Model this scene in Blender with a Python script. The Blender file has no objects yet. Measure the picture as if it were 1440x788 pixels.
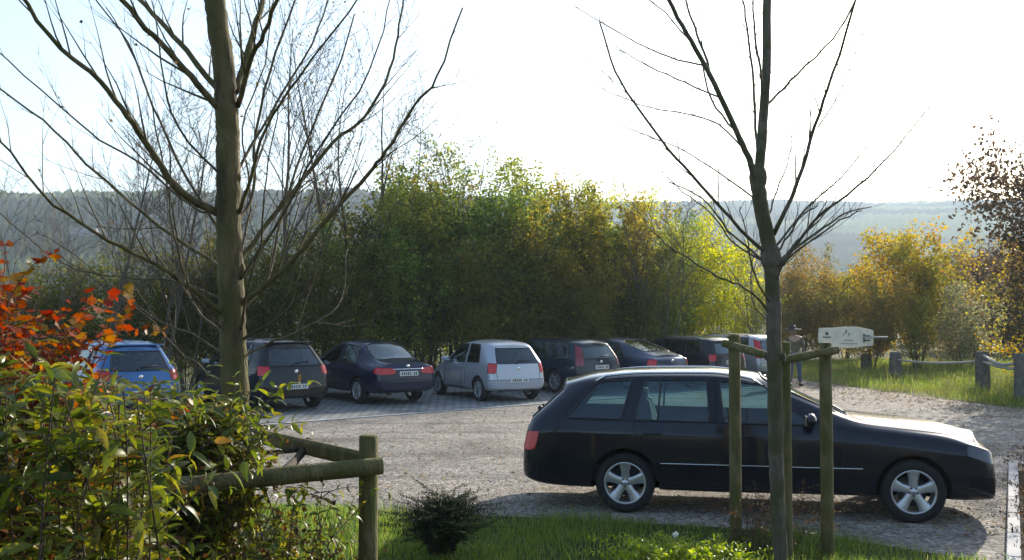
import bpy, bmesh, math, random
import numpy as np
from mathutils import Vector, Matrix, Euler
from mathutils.bvhtree import BVHTree
R = math.radians
S = bpy.context.scene
C = S.collection

# ------------------------------------------------------------------ camera, sky, sun, exposure
F = 1383.0; HZ = 446.0; CAMZ = 2.05
PITCH = math.atan((HZ - 394) / F)
cd = bpy.data.cameras.new('camera'); cam = bpy.data.objects.new('camera', cd); C.objects.link(cam)
cd.sensor_width = 36; cd.lens = 36 * F / 1440; cd.clip_start = .05; cd.clip_end = 9000
cam.location = (0, 0, CAMZ); cam.rotation_euler = (math.pi / 2 + PITCH, 0, 0)
S.camera = cam
SUN_AZ, SUN_EL = 32.0, 21.0           # azimuth to the right of straight ahead
w = bpy.data.worlds.new('World'); S.world = w; w.use_nodes = True
nt = w.node_tree; nt.nodes.clear()
sky = nt.nodes.new('ShaderNodeTexSky'); sky.sky_type = 'NISHITA'; sky.sun_disc = False
sky.sun_elevation = R(SUN_EL); sky.sun_rotation = R(SUN_AZ)
sky.air_density = 1.1; sky.dust_density = 1.6; sky.ozone_density = 2.0
bgn = nt.nodes.new('ShaderNodeBackground'); bgn.inputs[1].default_value = 0.14
out = nt.nodes.new('ShaderNodeOutputWorld')
nt.links.new(sky.outputs[0], bgn.inputs[0]); nt.links.new(bgn.outputs[0], out.inputs[0])
sl = bpy.data.lights.new('sun', 'SUN'); sl.energy = 5.0; sl.angle = R(.55); sl.color = (1, .91, .78)
so = bpy.data.objects.new('sun', sl); C.objects.link(so)
sd = Vector((math.sin(R(SUN_AZ)) * math.cos(R(SUN_EL)), math.cos(R(SUN_AZ)) * math.cos(R(SUN_EL)), math.sin(R(SUN_EL))))
so.rotation_euler = sd.to_track_quat('Z', 'Y').to_euler(); so.location = (20, 40, 30)
S.view_settings.view_transform = 'Standard'; S.view_settings.look = 'None'
S.view_settings.exposure = 1.0; S.view_settings.gamma = 1
S.render.engine = 'CYCLES'
S.cycles.volume_bounces = 1; S.cycles.transparent_max_bounces = 12; S.cycles.max_bounces = 8

# ------------------------------------------------------------------ helpers
def ray(px, py):
    v = Vector(((px - 720) / F, (394 - py) / F, -1)); v.rotate(cam.rotation_euler); return v
def at(px, py, Y):                    # point seen at a pixel, Y metres ahead
    v = ray(px, py); return Vector((0, 0, CAMZ)) + v * (Y / v.y)
def gnd(px, py, z=0):
    v = ray(px, py); return Vector((0, 0, CAMZ)) + v * ((z - CAMZ) / v.z)

def tag(o, label=None, cat=None, group=None, kind=None):
    if label: o['label'] = label
    if cat: o['category'] = cat
    if group: o['group'] = group
    if kind: o['kind'] = kind
    return o
def empty(name, loc=(0, 0, 0), rz=0):
    o = bpy.data.objects.new(name, None); C.objects.link(o); o.location = loc; o.rotation_euler = (0, 0, rz)
    o.empty_display_size = .2; return o
def copy_tree(o, parent=None):
    c = o.copy(); C.objects.link(c); c.parent = parent
    for ch in o.children: copy_tree(ch, c)
    return c

class MB:
    def __init__(s): s.v = []; s.f = []; s.m = []
    def add(s, vs, fs, mi=0):
        b = len(s.v); s.v += [tuple(p) for p in vs]
        for f in fs: s.f.append(tuple(b + i for i in f)); s.m.append(mi)
    def box(s, c, d, rot=None, mi=0, taper=1.0):
        x, y, z = [a / 2 for a in d]
        P = [Vector((sx * x * (taper if sz > 0 else 1), sy * y * (taper if sz > 0 else 1), sz * z)) for sx in (-1, 1) for sy in (-1, 1) for sz in (-1, 1)]
        if rot: 
            m = Euler(rot).to_matrix(); P = [m @ p for p in P]
        P = [p + Vector(c) for p in P]
        s.add(P, [(0, 1, 3, 2), (4, 6, 7, 5), (0, 4, 5, 1), (2, 3, 7, 6), (0, 2, 6, 4), (1, 5, 7, 3)], mi)
    def tube(s, pts, rad, n=6, mi=0, cap=True, jag=0, rng=None):
        pts = [Vector(p) for p in pts]
        if not hasattr(rad, '__len__'): rad = [rad] * len(pts)
        up = None; vs = []
        for i, p in enumerate(pts):
            t = (pts[min(i + 1, len(pts) - 1)] - pts[max(i - 1, 0)])
            if t.length < 1e-9: t = Vector((0, 0, 1))
            t.normalize()
            if up is None: up = t.orthogonal().normalized()
            up = (up - t * up.dot(t)); up = up.normalized() if up.length > 1e-6 else t.orthogonal().normalized()
            sd_ = t.cross(up)
            for k in range(n):
                a = 2 * math.pi * k / n; r = rad[i]
                if jag: r *= 1 + rng.uniform(-jag, jag)
                vs.append(p + (up * math.cos(a) + sd_ * math.sin(a)) * r)
        fs = []
        for i in range(len(pts) - 1):
            for k in range(n):
                a = i * n + k; b = i * n + (k + 1) % n
                fs.append((a, b, b + n, a + n))
        if cap: fs += [tuple(reversed(range(n))), tuple((len(pts) - 1) * n + k for k in range(n))]
        s.add(vs, fs, mi)
    def lathe(s, prof, n=24, axis='y', mi=0, closed=False):   # prof: (radius, along)
        vs = []
        for (r, a) in prof:
            for k in range(n):
                t = 2 * math.pi * k / n; c_, s_ = r * math.cos(t), r * math.sin(t)
                vs.append((c_, a, s_) if axis == 'y' else (c_, s_, a))
        fs = []; m = len(prof)
        for i in range(m if closed else m - 1):
            j = (i + 1) % m
            for k in range(n): fs.append((i * n + k, i * n + (k + 1) % n, j * n + (k + 1) % n, j * n + k))
        s.add(vs, fs, mi)
    def ball(s, c, r, nu=10, nv=7, mi=0):
        r = (r, r, r) if not hasattr(r, '__len__') else r
        vs = [(c[0], c[1], c[2] - r[2])]
        for i in range(1, nv):
            ph = -math.pi / 2 + math.pi * i / nv
            for k in range(nu):
                t = 2 * math.pi * k / nu
                vs.append((c[0] + r[0] * math.cos(ph) * math.cos(t), c[1] + r[1] * math.cos(ph) * math.sin(t), c[2] + r[2] * math.sin(ph)))
        vs.append((c[0], c[1], c[2] + r[2])); fs = []
        for k in range(nu): fs.append((0, 1 + (k + 1) % nu, 1 + k)); fs.append((len(vs) - 1, 1 + (nv - 2) * nu + k, 1 + (nv - 2) * nu + (k + 1) % nu))
        for i in range(nv - 2):
            for k in range(nu):
                a = 1 + i * nu + k; b = 1 + i * nu + (k + 1) % nu; fs.append((a, b, b + nu, a + nu))
        s.add(vs, fs, mi)
    def build(s, name, mats, parent=None, smooth=True, bevel=0, loc=None, rz=0):
        me = bpy.data.meshes.new(name); me.from_pydata(s.v, [], s.f)
        mats = mats if isinstance(mats, (list, tuple)) else [mats]
        for m in mats: me.materials.append(m)
        me.polygons.foreach_set('material_index', s.m)
        if smooth: me.polygons.foreach_set('use_smooth', [True] * len(s.f))
        me.update()
        o = bpy.data.objects.new(name, me); C.objects.link(o); o.parent = parent
        if loc is not None: o.location = loc
        o.rotation_euler.z = rz
        if bevel:
            b = o.modifiers.new('bevel', 'BEVEL'); b.width = bevel; b.segments = 2; b.limit_method = 'ANGLE'; b.angle_limit = R(40)
            if smooth:
                me.polygons.foreach_set('use_smooth', [True] * len(s.f))
        return o

def np_mesh(name, V, Fc, mats, parent=None, smooth=False):
    me = bpy.data.meshes.new(name); n = len(V); m, k = Fc.shape
    me.vertices.add(n); me.vertices.foreach_set('co', np.asarray(V, np.float32).ravel())
    me.loops.add(m * k); me.loops.foreach_set('vertex_index', Fc.astype(np.int32).ravel())
    me.polygons.add(m); me.polygons.foreach_set('loop_start', np.arange(0, m * k, k, dtype=np.int32))
    me.polygons.foreach_set('loop_total', np.full(m, k, np.int32))
    if smooth: me.polygons.foreach_set('use_smooth', np.ones(m, bool))
    me.update(calc_edges=True); me.validate()
    for mt in (mats if isinstance(mats, (list, tuple)) else [mats]): me.materials.append(mt)
    o = bpy.data.objects.new(name, me); C.objects.link(o); o.parent = parent
    return o

def rots(rs, n, tilt=None, axis_z=None):
    """n random rotation matrices; tilt = max lean of the leaf normal from +Z (None = any)"""
    q = rs.normal(size=(n, 4)); q /= np.linalg.norm(q, axis=1)[:, None]
    if tilt is not None:
        th = rs.uniform(0, tilt, n); az = rs.uniform(0, 2 * np.pi, n); sp = rs.uniform(0, 2 * np.pi, n)
        q1 = np.stack([np.cos(th / 2), np.cos(az) * np.sin(th / 2), np.sin(az) * np.sin(th / 2), 0 * th], 1)
        q2 = np.stack([np.cos(sp / 2), 0 * sp, 0 * sp, np.sin(sp / 2)], 1)
        a, b, c, d = q1.T; e, f, g, h = q2.T
        q = np.stack([a*e-b*f-c*g-d*h, a*f+b*e+c*h-d*g, a*g-b*h+c*e+d*f, a*h+b*g-c*f+d*e], 1)
    a, b, c, d = q.T
    return np.stack([np.stack([1-2*(c*c+d*d), 2*(b*c-a*d), 2*(b*d+a*c)], 1),
                     np.stack([2*(b*c+a*d), 1-2*(b*b+d*d), 2*(c*d-a*b)], 1),
                     np.stack([2*(b*d-a*c), 2*(c*d+a*b), 1-2*(b*b+c*c)], 1)], 1)
def scatter(tv, tf, P, M, sc):
    tv = np.asarray(tv, float); tf = np.asarray(tf)
    V = np.einsum('nij,kj->nki', M, tv) * np.asarray(sc).reshape(-1, 1, 1) + P[:, None, :]
    n, k = len(P), len(tv)
    Fc = (tf[None] + (np.arange(n) * k)[:, None, None]).reshape(-1, tf.shape[1])
    return V.reshape(-1, 3), Fc
LEAF4 = ([(0, 0, 0), (.34, .42, .06), (0, 1, -.06), (-.34, .42, .06)], [(0, 1, 2, 3)])
def long_leaf(wd=.2, n=5, droop=.35, fold=.35):
    v = []; f = []
    for i in range(n + 1):
        t = i / n; wv = wd * math.sin(math.pi * min(1, t * .93 + .035)) ** .8 * (1 - .35 * t); z = -droop * t * t
        v += [(-wv, t, z + wv * fold), (0, t, z), (wv, t, z + wv * fold)]
    for i in range(n):
        a = 3 * i; f += [(a, a + 1, a + 4, a + 3), (a + 1, a + 2, a + 5, a + 4)]
    return v, f

# ------------------------------------------------------------------ materials
def newmat(name):
    m = bpy.data.materials.new(name); m.use_nodes = True; t = m.node_tree; t.nodes.clear()
    o = t.nodes.new('ShaderNodeOutputMaterial'); return m, t, o
def N(t, ty, **kw):
    n = t.nodes.new(ty)
    for k, v in kw.items():
        if k.startswith('i_'):
            key = k[2:]; key = int(key) if key.isdigit() else key.replace('_', ' ')
            n.inputs[key].default_value = v
        else: setattr(n, k, v)
    return n
def ramp(t, stops, interp='LINEAR'):
    r = t.nodes.new('ShaderNodeValToRGB'); r.color_ramp.interpolation = interp
    e = r.color_ramp.elements
    while len(e) > 1: e.remove(e[-1])
    e[0].position = stops[0][0]; e[0].color = (*stops[0][1], 1)
    for p, c in stops[1:]:
        q = e.new(p); q.color = (*c, 1)
    return r
def plain(name, col, rough=.6, metal=0, coat=0, var=.0, scale=6, bump=0, bscale=40, spec=.5, emis=None):
    m, t, o = newmat(name); b = N(t, 'ShaderNodeBsdfPrincipled')
    b.inputs['Base Color'].default_value = (*col, 1); b.inputs['Roughness'].default_value = rough
    b.inputs['Metallic'].default_value = metal; b.inputs['Coat Weight'].default_value = coat
    b.inputs['Specular IOR Level'].default_value = spec
    b.inputs['Coat Roughness'].default_value = .04
    tc = N(t, 'ShaderNodeTexCoord')
    if var:
        n = N(t, 'ShaderNodeTexNoise', i_Scale=scale, i_Detail=5.0); t.links.new(tc.outputs['Object'], n.inputs['Vector'])
        r = ramp(t, [(.3, tuple(c * (1 - var) for c in col)), (.7, tuple(min(1, c * (1 + var)) for c in col))])
        t.links.new(n.outputs[0], r.inputs[0]); t.links.new(r.outputs[0], b.inputs['Base Color'])
    if bump:
        n = N(t, 'ShaderNodeTexNoise', i_Scale=bscale, i_Detail=4.0); t.links.new(tc.outputs['Object'], n.inputs['Vector'])
        bp = N(t, 'ShaderNodeBump', i_Strength=bump, i_Distance=.01); t.links.new(n.outputs[0], bp.inputs['Height']); t.links.new(bp.outputs[0], b.inputs['Normal'])
    t.links.new(b.outputs[0], o.inputs[0]); return m
def noisecol(t, vec, scale, stops, detail=6.0, rough=.6):
    n = N(t, 'ShaderNodeTexNoise', i_Scale=scale, i_Detail=detail, i_Roughness=rough); t.links.new(vec, n.inputs['Vector'])
    r = ramp(t, stops); t.links.new(n.outputs[0], r.inputs[0]); return n, r
def mixc(t, fac, a, b, mode='MIX'):
    mx = N(t, 'ShaderNodeMix', data_type='RGBA', blend_type=mode)
    for k, v in (('Factor', fac), ('A', a), ('B', b)):
        if hasattr(v, 'links'): t.links.new(v, mx.inputs[k])
        else: mx.inputs[k].default_value = v if k == 'Factor' else (*v, 1)
    return mx.outputs['Result']

def leafmat(name, stops, trans=.5, rough=.6, gloss=.12, patch=None, pscale=.35, tv=2.0, spots=None):
    """colour differs from leaf to leaf; patch tints whole sprays of leaves"""
    m, t, o = newmat(name)
    g = N(t, 'ShaderNodeNewGeometry'); r = ramp(t, stops); t.links.new(g.outputs['Random Per Island'], r.inputs[0])
    col = r.outputs[0]
    if patch:
        oi = N(t, 'ShaderNodeTexCoord'); n = N(t, 'ShaderNodeTexNoise', i_Scale=pscale, i_Detail=3.0)
        t.links.new(g.outputs['Position'], n.inputs['Vector'])
        rp = ramp(t, [(.42, (0, 0, 0)), (.6, (1, 1, 1))]); t.links.new(n.outputs[0], rp.inputs[0])
        mx = N(t, 'ShaderNodeMix', data_type='RGBA'); mx.inputs['B'].default_value = (*patch, 1)
        ml = N(t, 'ShaderNodeMath', operation='MULTIPLY'); ml.inputs[1].default_value = .7
        t.links.new(rp.outputs[0], ml.inputs[0]); t.links.new(ml.outputs[0], mx.inputs['Factor'])
        t.links.new(col, mx.inputs['A']); col = mx.outputs['Result']
    if spots:
        n = N(t, 'ShaderNodeTexNoise', i_Scale=55.0, i_Detail=4.0); t.links.new(g.outputs['Position'], n.inputs['Vector'])
        rp = ramp(t, [(.56, (0, 0, 0)), (.66, (1, 1, 1))]); t.links.new(n.outputs[0], rp.inputs[0]); col = mixc(t, rp.outputs[0], col, spots)
    d = N(t, 'ShaderNodeBsdfPrincipled'); d.inputs['Roughness'].default_value = rough; d.inputs['Specular IOR Level'].default_value = gloss
    tr = N(t, 'ShaderNodeBsdfTranslucent'); 
    hs = N(t, 'ShaderNodeHueSaturation', i_Saturation=1.1, i_Value=tv); t.links.new(col, hs.inputs['Color'])
    t.links.new(col, d.inputs['Base Color']); t.links.new(hs.outputs[0], tr.inputs[0])
    mx = N(t, 'ShaderNodeMixShader', i_Fac=trans); t.links.new(d.outputs[0], mx.inputs[1]); t.links.new(tr.outputs[0], mx.inputs[2])
    t.links.new(mx.outputs[0], o.inputs[0]); return m

def bark(name, c1, c2, moss=None, scale=14):
    m, t, o = newmat(name); b = N(t, 'ShaderNodeBsdfPrincipled', i_Roughness=.85)
    b.inputs['Specular IOR Level'].default_value = .25
    tc = N(t, 'ShaderNodeTexCoord'); mp = N(t, 'ShaderNodeMapping'); mp.inputs['Scale'].default_value = (1, 1, .22)
    t.links.new(tc.outputs['Object'], mp.inputs[0])
    n = N(t, 'ShaderNodeTexNoise', i_Scale=scale, i_Detail=7.0, i_Roughness=.65); t.links.new(mp.outputs[0], n.inputs['Vector'])
    st = [(.3, c1), (.55, c2), (.72, tuple(x * 1.3 for x in c2))]
    r = ramp(t, st); t.links.new(n.outputs[0], r.inputs[0]); col = r.outputs[0]
    if moss:
        n2 = N(t, 'ShaderNodeTexNoise', i_Scale=5.0, i_Detail=6.0); t.links.new(tc.outputs['Object'], n2.inputs['Vector'])
        r2 = ramp(t, [(.4, (0, 0, 0)), (.62, (1, 1, 1))]); t.links.new(n2.outputs[0], r2.inputs[0])
        mx = N(t, 'ShaderNodeMix', data_type='RGBA'); mx.inputs['B'].default_value = (*moss, 1)
        t.links.new(r2.outputs[0], mx.inputs['Factor']); t.links.new(col, mx.inputs['A']); col = mx.outputs['Result']
    t.links.new(col, b.inputs['Base Color'])
    n3 = N(t, 'ShaderNodeTexNoise', i_Scale=scale * 4, i_Detail=6.0); t.links.new(mp.outputs[0], n3.inputs['Vector'])
    bp = N(t, 'ShaderNodeBump', i_Strength=.9, i_Distance=.022); t.links.new(n3.outputs[0], bp.inputs['Height']); t.links.new(bp.outputs[0], b.inputs['Normal'])
    t.links.new(b.outputs[0], o.inputs[0]); return m

def glassmat(name, tint=(.55, .68, .68)):
    m, t, o = newmat(name)
    tr = N(t, 'ShaderNodeBsdfTransparent'); tr.inputs[0].default_value = (*tint, 1)
    gl = N(t, 'ShaderNodeBsdfGlossy', i_Roughness=.03); gl.inputs[0].default_value = (.82, .95, 1, 1)
    fr = N(t, 'ShaderNodeFresnel', i_IOR=1.6)
    ad = N(t, 'ShaderNodeMath', operation='MULTIPLY_ADD'); ad.inputs[1].default_value = 1.25; ad.inputs[2].default_value = .02
    t.links.new(fr.outputs[0], ad.inputs[0])
    mx = N(t, 'ShaderNodeMixShader'); t.links.new(ad.outputs[0], mx.inputs[0]); t.links.new(tr.outputs[0], mx.inputs[1]); t.links.new(gl.outputs[0], mx.inputs[2])
    t.links.new(mx.outputs[0], o.inputs[0]); return m

M = {}
M['glass'] = glassmat('car_glass', (.42, .60, .62)); M['glass_dark'] = glassmat('dark_car_glass', (.28, .34, .36))
M['rubber'] = plain('tyre_rubber', (.011, .011, .012), .8, var=.3, scale=20)
M['alloy'] = plain('wheel_alloy', (.55, .56, .57), .32, .75, var=.1, scale=30)
M['alloy_dull'] = plain('dull_wheel_alloy', (.33, .34, .35), .42, .6, var=.15, scale=30)
M['black'] = plain('black_plastic', (.018, .018, .02), .55)
M['chrome'] = plain('chrome_trim', (.75, .76, .78), .15, 1)
M['red'] = plain('tail_light_red', (.55, .008, .012), .3, coat=.4)
M['redd'] = plain('tail_light_deep_red', (.22, .01, .018), .2, coat=1)
M['lamp'] = plain('headlamp_glass', (.055, .06, .07), .15, .3, coat=.7)
M['plate'] = plain('number_plate_white', (.6, .6, .58), .4, var=.06)
M['ink'] = plain('plate_lettering', (.03, .03, .035), .5)
M['seat'] = plain('seat_fabric', (.035, .036, .04), .85, var=.3, scale=30)
M['trim'] = plain('dark_cabin_trim', (.022, .022, .025), .75)
M['disc'] = plain('brake_disc_steel', (.10, .10, .10), .45, .6)
M['well'] = plain('wheel_well_liner', (.012, .012, .012), .9)

def gravel():
    m, t, o = newmat('gravel'); b = N(t, 'ShaderNodeBsdfPrincipled', i_Roughness=.9); b.inputs['Specular IOR Level'].default_value = .25
    g = N(t, 'ShaderNodeNewGeometry'); P = g.outputs['Position']
    v = N(t, 'ShaderNodeTexVoronoi', i_Scale=27.0, i_Randomness=1.0); t.links.new(P, v.inputs['Vector'])
    sep = N(t, 'ShaderNodeSeparateColor'); t.links.new(v.outputs['Color'], sep.inputs[0])
    r = ramp(t, [(0, (.12, .108, .095)), (.3, (.20, .183, .16)), (.6, (.275, .252, .22)), (.85, (.345, .318, .28)), (1, (.47, .44, .395))]); t.links.new(sep.outputs[0], r.inputs[0])
    n, big = noisecol(t, P, .55, [(.3, (.55, .52, .5)), (.5, (.95, .93, .9)), (.7, (1.15, 1.1, 1.05))]); 
    c = mixc(t, 1.0, r.outputs[0], big.outputs[0], 'MULTIPLY')
    n2, dirt = noisecol(t, P, 3.5, [(.45, (0, 0, 0)), (.65, (1, 1, 1))])
    ml = N(t, 'ShaderNodeMath', operation='MULTIPLY'); ml.inputs[1].default_value = .45; t.links.new(dirt.outputs[0], ml.inputs[0])
    c = mixc(t, ml.outputs[0], c, (.13, .105, .08))
    mp2 = N(t, 'ShaderNodeMapping'); mp2.inputs['Scale'].default_value = (.16, 1.3, 1); mp2.inputs['Rotation'].default_value = (0, 0, .25); t.links.new(P, mp2.inputs[0])
    n4, trk = noisecol(t, mp2.outputs[0], .9, [(.38, (.66, .64, .62)), (.5, (1, 1, 1)), (.62, (1.12, 1.1, 1.06))], 4.0); c = mixc(t, 1.0, c, trk.outputs[0], 'MULTIPLY')
    t.links.new(c, b.inputs['Base Color'])
    v2 = N(t, 'ShaderNodeTexVoronoi', i_Scale=16.0); t.links.new(P, v2.inputs['Vector'])
    mu = N(t, 'ShaderNodeMath', operation='ADD'); t.links.new(v.outputs['Distance'], mu.inputs[0]); t.links.new(v2.outputs['Distance'], mu.inputs[1])
    nb = N(t, 'ShaderNodeTexNoise', i_Scale=2.2, i_Detail=5.0); t.links.new(P, nb.inputs['Vector'])
    m3 = N(t, 'ShaderNodeMath', operation='MULTIPLY_ADD'); m3.inputs[1].default_value = -.35; t.links.new(mu.outputs[0], m3.inputs[0]); t.links.new(nb.outputs[0], m3.inputs[2])
    bp = N(t, 'ShaderNodeBump', i_Strength=.8, i_Distance=.03); t.links.new(m3.outputs[0], bp.inputs['Height']); t.links.new(bp.outputs[0], b.inputs['Normal'])
    t.links.new(b.outputs[0], o.inputs[0]); return m
def cobble(ang):
    m, t, o = newmat('paving_stone'); b = N(t, 'ShaderNodeBsdfPrincipled', i_Roughness=.75)
    g = N(t, 'ShaderNodeNewGeometry'); mp = N(t, 'ShaderNodeMapping'); mp.inputs['Rotation'].default_value = (0, 0, -ang)
    t.links.new(g.outputs['Position'], mp.inputs[0])
    br = N(t, 'ShaderNodeTexBrick', i_Scale=1.0, i_Mortar_Size=.018, i_Brick_Width=.24, i_Row_Height=.16)
    br.inputs['Color1'].default_value = (.23, .23, .23, 1); br.inputs['Color2'].default_value = (.33, .33, .325, 1); br.inputs['Mortar'].default_value = (.075, .08, .06, 1)
    t.links.new(mp.outputs[0], br.inputs['Vector'])
    n, r = noisecol(t, g.outputs['Position'], 1.2, [(.3, (.6, .6, .6)), (.7, (1.1, 1.1, 1.1))])
    t.links.new(mixc(t, 1.0, br.outputs[0], r.outputs[0], 'MULTIPLY'), b.inputs['Base Color'])
    bp = N(t, 'ShaderNodeBump', i_Strength=.9, i_Distance=.02); bp.invert = True; t.links.new(br.outputs['Fac'], bp.inputs['Height']); t.links.new(bp.outputs[0], b.inputs['Normal'])
    t.links.new(b.outputs[0], o.inputs[0]); return m
def soilmat(name, a, c, scale=2.0):
    m, t, o = newmat(name); b = N(t, 'ShaderNodeBsdfPrincipled', i_Roughness=.95); b.inputs['Specular IOR Level'].default_value = .1
    g = N(t, 'ShaderNodeNewGeometry'); n, r = noisecol(t, g.outputs['Position'], scale, [(.3, a), (.7, c)], 9.0, .7)
    t.links.new(r.outputs[0], b.inputs['Base Color'])
    n2 = N(t, 'ShaderNodeTexNoise', i_Scale=scale * 12, i_Detail=5.0); t.links.new(g.outputs['Position'], n2.inputs['Vector'])
    bp = N(t, 'ShaderNodeBump', i_Strength=.6, i_Distance=.03); t.links.new(n2.outputs[0], bp.inputs['Height']); t.links.new(bp.outputs[0], b.inputs['Normal'])
    t.links.new(b.outputs[0], o.inputs[0]); return m
def hillmat():
    m, t, o = newmat('hill_woods_and_fields'); b = N(t, 'ShaderNodeBsdfDiffuse')
    g = N(t, 'ShaderNodeNewGeometry')
    n, r = noisecol(t, g.outputs['Position'], .035, [(.3, (.018, .028, .014)), (.5, (.045, .055, .022)), (.62, (.09, .07, .025)), (.75, (.05, .055, .03))], 9.0, .7)
    n2, f = noisecol(t, g.outputs['Position'], .0035, [(.56, (0, 0, 0)), (.59, (1, 1, 1))], 2.0)
    c = mixc(t, f.outputs[0], r.outputs[0], (.17, .19, .08)); t.links.new(c, b.inputs[0])
    t.links.new(b.outputs[0], o.inputs[0]); return m

# ------------------------------------------------------------------ ground, lot, kerbs, hills
def sheet(name, pts, z, mat, kind='structure', thick=0):
    mb = MB(); n = len(pts)
    mb.add([(p[0], p[1], z) for p in pts], [tuple(range(n))])
    if thick:
        mb.add([(p[0], p[1], z - thick) for p in pts], [])
        for i in range(n): mb.f.append((i, i + n, (i + 1) % n + n, (i + 1) % n)); mb.m.append(0)
    o = mb.build(name, mat, smooth=False); tag(o, kind=kind); return o
sheet('ground', [(-4500, -60), (4500, -60), (4500, 5500), (-4500, 5500)], 0, soilmat('meadow_soil', (.05, .06, .02), (.12, .12, .05), .8))
K0 = Vector((-4.84, 18.65, 0)); KD = Vector((5.5, 4.6, 0)).normalized(); KN = Vector((-KD.y, KD.x, 0)); KA = math.atan2(KD.y, KD.x)
GRASS_EDGE = [(9.0, 36), (9.45, 31.8), (10.2, 27), (11.2, 22.5), (12.6, 18.5), (14.5, 14), (20, 5)]
VERGE = [(-14, 13.6), (-5, 11.4), (-1.6, 10.45), (0, 10.05), (1.2, 9.75), (2.3, 9.45), (3.2, 8.9), (3.9, 8.2), (4.3, 7.2)]
sheet('gravel_lot', [(-30, 8), (-14, 5), (5, 2), (20, 2), (20, 5), (14.5, 14), (12.6, 18.5), (11.2, 22.5), (10.2, 27), (9.45, 31.8), (9.3, 38), (-2, 32), (-16, 24), (-30, 20)], .004, gravel())
a0 = K0 - KD * 16; a1 = K0 + KD * 17.2
sheet('parking_bays', [a0, a1, a1 + KN * 10, a0 + KN * 10], .012, cobble(KA), thick=.03)
mk = plain('kerb_concrete', (.34, .33, .31), .85, var=.2, scale=5, bump=.3)
mb = MB()
q = a0.copy(); L_ = (a1 - a0).length; i = 0
while i * 1.0 < L_ - .9:
    c = a0 + KD * (i + .5) - KN * .065; mb.box((c.x, c.y, -.03), (.985, .12, .11), rot=(0, 0, KA)); i += 1
tag(mb.build('kerb', mk, smooth=False, bevel=.008), kind='structure')
# white edging strip right of the estate car
E0, E1 = gnd(1419, 800), gnd(1421, 664)
ed = (E1 - E0); el = ed.length; ea = math.atan2(ed.y, ed.x); mb = MB()
n_ = int(el / 1.0) + 1
for i in range(-2, n_):
    c = E0 + ed.normalized() * (i + .5); mb.box((c.x + .04, c.y, .02), (.985, .11, .16), rot=(0, 0, ea))
tag(mb.build('edging_kerb', plain('pale_kerb_concrete', (.27, .28, .29), .8, var=.15, scale=6, bump=.3), smooth=False, bevel=.008), kind='structure')
sheet('planting_bed', [(E0.x + .1 - ed.normalized().x * 2, E0.y - ed.normalized().y * 2), (E1.x + .1, E1.y), (E1.x + 6, E1.y - .5), (9, 2)], .02, soilmat('bed_soil', (.03, .024, .015), (.07, .055, .03), 6))
sheet('verge', [(-14, -2), *VERGE, (4.0, -2)][::-1] if False else [(-14, -2), (4.0, -2)] + VERGE[::-1], .03, soilmat('verge_soil', (.025, .035, .012), (.06, .065, .025), 5), thick=.06)

rs = np.random.RandomState(3)
def fbm(x, y, seed=0, oct_=5):
    r = np.random.RandomState(seed); s = 0; a = 1; k = 1.0
    for _ in range(oct_):
        for _j in range(3):
            th = r.uniform(0, 2 * np.pi); ph = r.uniform(0, 6.28); s = s + a * np.sin((x * np.cos(th) + y * np.sin(th)) * k + ph)
        a *= .5; k *= 2.1
    return s / 4
# hill ridges: skyline elevation angle by direction
def hills(name, az0, az1, r0, r1, r2, elev, seed, rough=5, na=420, nr=90):
    A = np.radians(np.linspace(az0, az1, na)); T = np.linspace(0, 1, nr); rr = r0 + (r2 - r0) * T ** 1.3
    AA, RR = np.meshgrid(A, rr); X = RR * np.sin(AA); Y = RR * np.cos(AA)
    el = elev(np.degrees(AA)); H = r1 * np.tan(np.radians(el))
    u = np.clip((RR - r0) / (r1 - r0), 0, 1); v = np.clip((RR - r1) / (r2 - r1), 0, 1)
    Z = H * (u * u * (3 - 2 * u)) * (1 - .25 * v * v) + fbm(X / 160, Y / 160, seed) * 10 * u
    Z += rough * u * (np.random.RandomState(seed).rand(*Z.shape) - .3) + fbm(X / 22, Y / 22, seed + 5, 3) * rough * .5 * u
    Z[0] = -3
    V = np.stack([X, Y, Z], -1).reshape(-1, 3); I = np.arange(na * nr).reshape(nr, na)
    Fc = np.stack([I[:-1, :-1], I[:-1, 1:], I[1:, 1:], I[1:, :-1]], -1).reshape(-1, 4)
    o = np_mesh(name, V, Fc, M['hill'], smooth=False); tag(o, kind='structure'); return o
M['hill'] = hillmat()
hills('hills', -46, 2, 160, 900, 1100, lambda d: np.degrees(np.arctan(.1285 * np.cos(np.radians(d)))) - .55 + .08 * np.sin(d * .35), 11, 7)
hills('hills', -4, 48, 260, 1700, 2000, lambda d: np.degrees(np.arctan(.1128 * np.cos(np.radians(d)))) - .2 + .06 * np.sin(d * .5 + 1), 21, 6)

# haze: a closed box of thin air round the whole place, sky outside
hb = MB(); hb.box((0, 900, 149), (5000, 2600, 306))
hm, ht, ho = newmat('haze_air'); pv = N(ht, 'ShaderNodeVolumePrincipled'); HAZE = .00036
pv.inputs['Density'].default_value = HAZE; pv.inputs['Color'].default_value = (.68, .83, 1, 1); pv.inputs['Anisotropy'].default_value = .3
ht.links.new(pv.outputs[0], ho.inputs['Volume'])
hz = hb.build('haze', hm, smooth=False); tag(hz, kind='stuff')

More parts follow.
